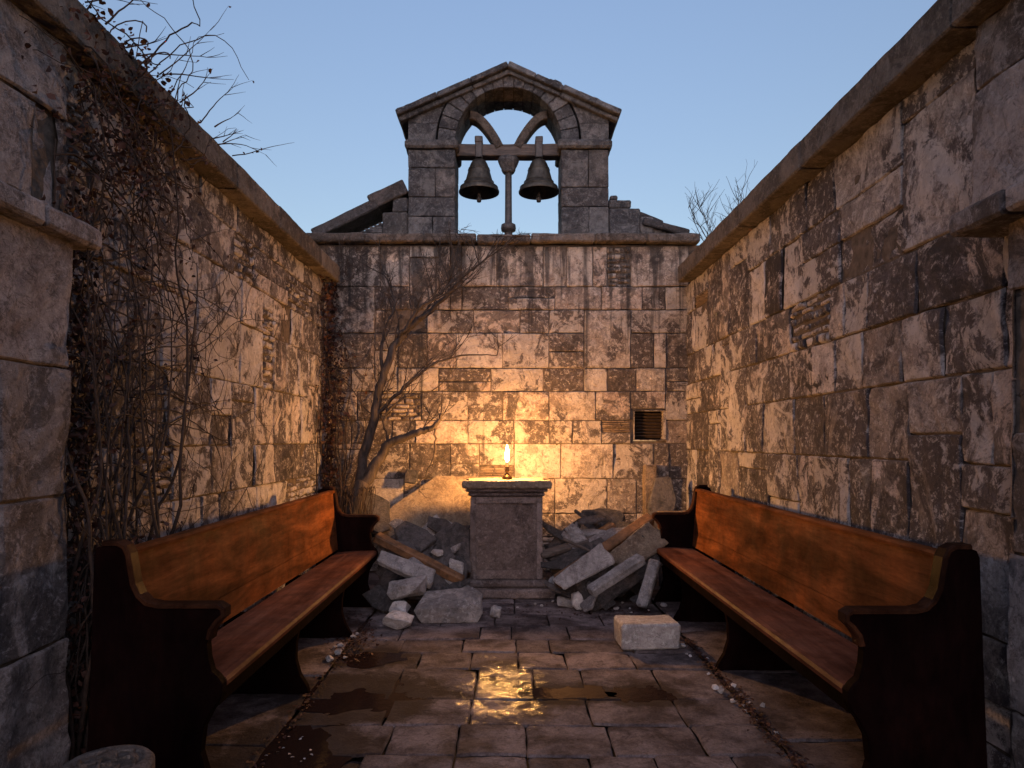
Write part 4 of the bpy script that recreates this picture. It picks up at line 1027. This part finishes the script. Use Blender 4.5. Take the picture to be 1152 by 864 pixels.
for (px,py,D,h,cn,lab) in ((812,262,9.6,.55,7,'bare shrub top showing over the far end of the right wall'),(833,232,10.5,.35,1,'single bare twiggy sapling tip beside the shrub top over the right wall')):
    base=P(px,py,D); t=thing('bare_shrub',lab,'shrub',(base.x,base.y,-.06)); m0,m1=MB(),MB(); rt=random.Random(int(px))
    top=base.z-.5; m0.tube([(base.x,base.y,-.06),(base.x+.05,base.y,1.2),(base.x,base.y,top)],[.06,.045,.03],8)
    for k in range(cn):
        if cn==1: d=(0.02,0,1)
        else: d=(-.75+1.15*k/(cn-1),rt.uniform(-.2,.2),1)
        pts=wander((base.x,base.y,top),d,h*rt.uniform(.75,1.15)+.45,rt,.06,.12,(0,0,.03)); m0.tube(pts,taper(len(pts),.010,.002),5)
        for _ in range(9):
            b=rt.choice(pts[5:]); p2=wander(b,(rt.uniform(-.7,.7),rt.uniform(-.4,.4),.8),rt.uniform(.15,.5),rt,.05,.15); m1.tube(p2,taper(len(p2),.005,.002),3)
            for __ in range(2): b=rt.choice(p2); p3=wander(b,(rt.uniform(-.8,.8),0,.7),rt.uniform(.06,.18),rt,.04,.15); m1.tube(p3,.002,3)
    m0.build('trunk',M_bark,t); m1.build('twigs',M_bark,t)
# sprigs on the back coping
for i,(x,lab) in enumerate(((-.10,'tiny grass sprig on the coping left of the bell post'),(.13,'tiny dark weed tuft on the coping right of the bell post'))):
    m=MB()
    for k in range(7): pts=wander((x+rt.uniform(-.03,.03),7.0,3.44),(rt.uniform(-.8,.8),-.2,1),rt.uniform(.04,.1),rt,.015,.2); m.tube(pts,taper(len(pts),.003,.001),3)
    tag(settle(m.build('weed_tuft',M_vine)),lab,'weed')

sl=bpy.data.lights.new('dusk_sun','SUN'); so=bpy.data.objects.new('dusk_sun',sl); col.objects.link(so); so.location=(0,-5,8)
sl.energy=.55; sl.angle=R(80); sl.color=(1,.87,.95); so.rotation_euler=(R(62),0,0)
# ------------------------------------------------------------------ camera, light
cam=bpy.data.cameras.new('camera'); co=bpy.data.objects.new('camera',cam); col.objects.link(co); scene.camera=co
co.location=(0,0,EYE); co.rotation_euler=(R(90),0,0); cam.lens=24; cam.sensor_width=36; cam.shift_x=4/1152; cam.shift_y=63/1152; cam.clip_end=2000; cam.clip_start=.05
w=bpy.data.worlds.new('World'); scene.world=w; w.use_nodes=True; nt=w.node_tree; bg=nt.nodes['Background']
sky=nt.nodes.new('ShaderNodeTexSky'); sky.sky_type='NISHITA'; sky.sun_disc=False
SUN_E=9; SUN_R=180
sky.sun_elevation=R(SUN_E); sky.sun_rotation=R(SUN_R); sky.altitude=0; sky.air_density=1.0; sky.dust_density=.3; sky.ozone_density=3.0
tint=nt.nodes.new('ShaderNodeMix'); tint.data_type='RGBA'; tint.blend_type='MULTIPLY'; tint.inputs[0].default_value=1
tc=nt.nodes.new('ShaderNodeTexCoord'); sx=nt.nodes.new('ShaderNodeSeparateXYZ'); nt.links.new(tc.outputs['Generated'],sx.inputs[0])
cr=nt.nodes.new('ShaderNodeValToRGB'); nt.links.new(sx.outputs[2],cr.inputs[0]); cr.color_ramp.elements[0].position=.0; cr.color_ramp.elements[1].position=.6
cr.color_ramp.elements[0].color=(.74,.505,.415,1); cr.color_ramp.elements[1].color=(1.27,.90,.78,1)
el=cr.color_ramp.elements.new(.3); el.color=(.95,.665,.535,1)
nt.links.new(cr.outputs[0],tint.inputs[7])
nt.links.new(sky.outputs[0],tint.inputs[6]); nt.links.new(tint.outputs[2],bg.inputs[0]); bg.inputs[1].default_value=.125
scene.view_settings.view_transform='Standard'; scene.view_settings.look='None'; scene.view_settings.exposure=1.5; scene.view_settings.gamma=1
scene.render.engine='CYCLES'
scene.render.resolution_x=1024; scene.render.resolution_y=768
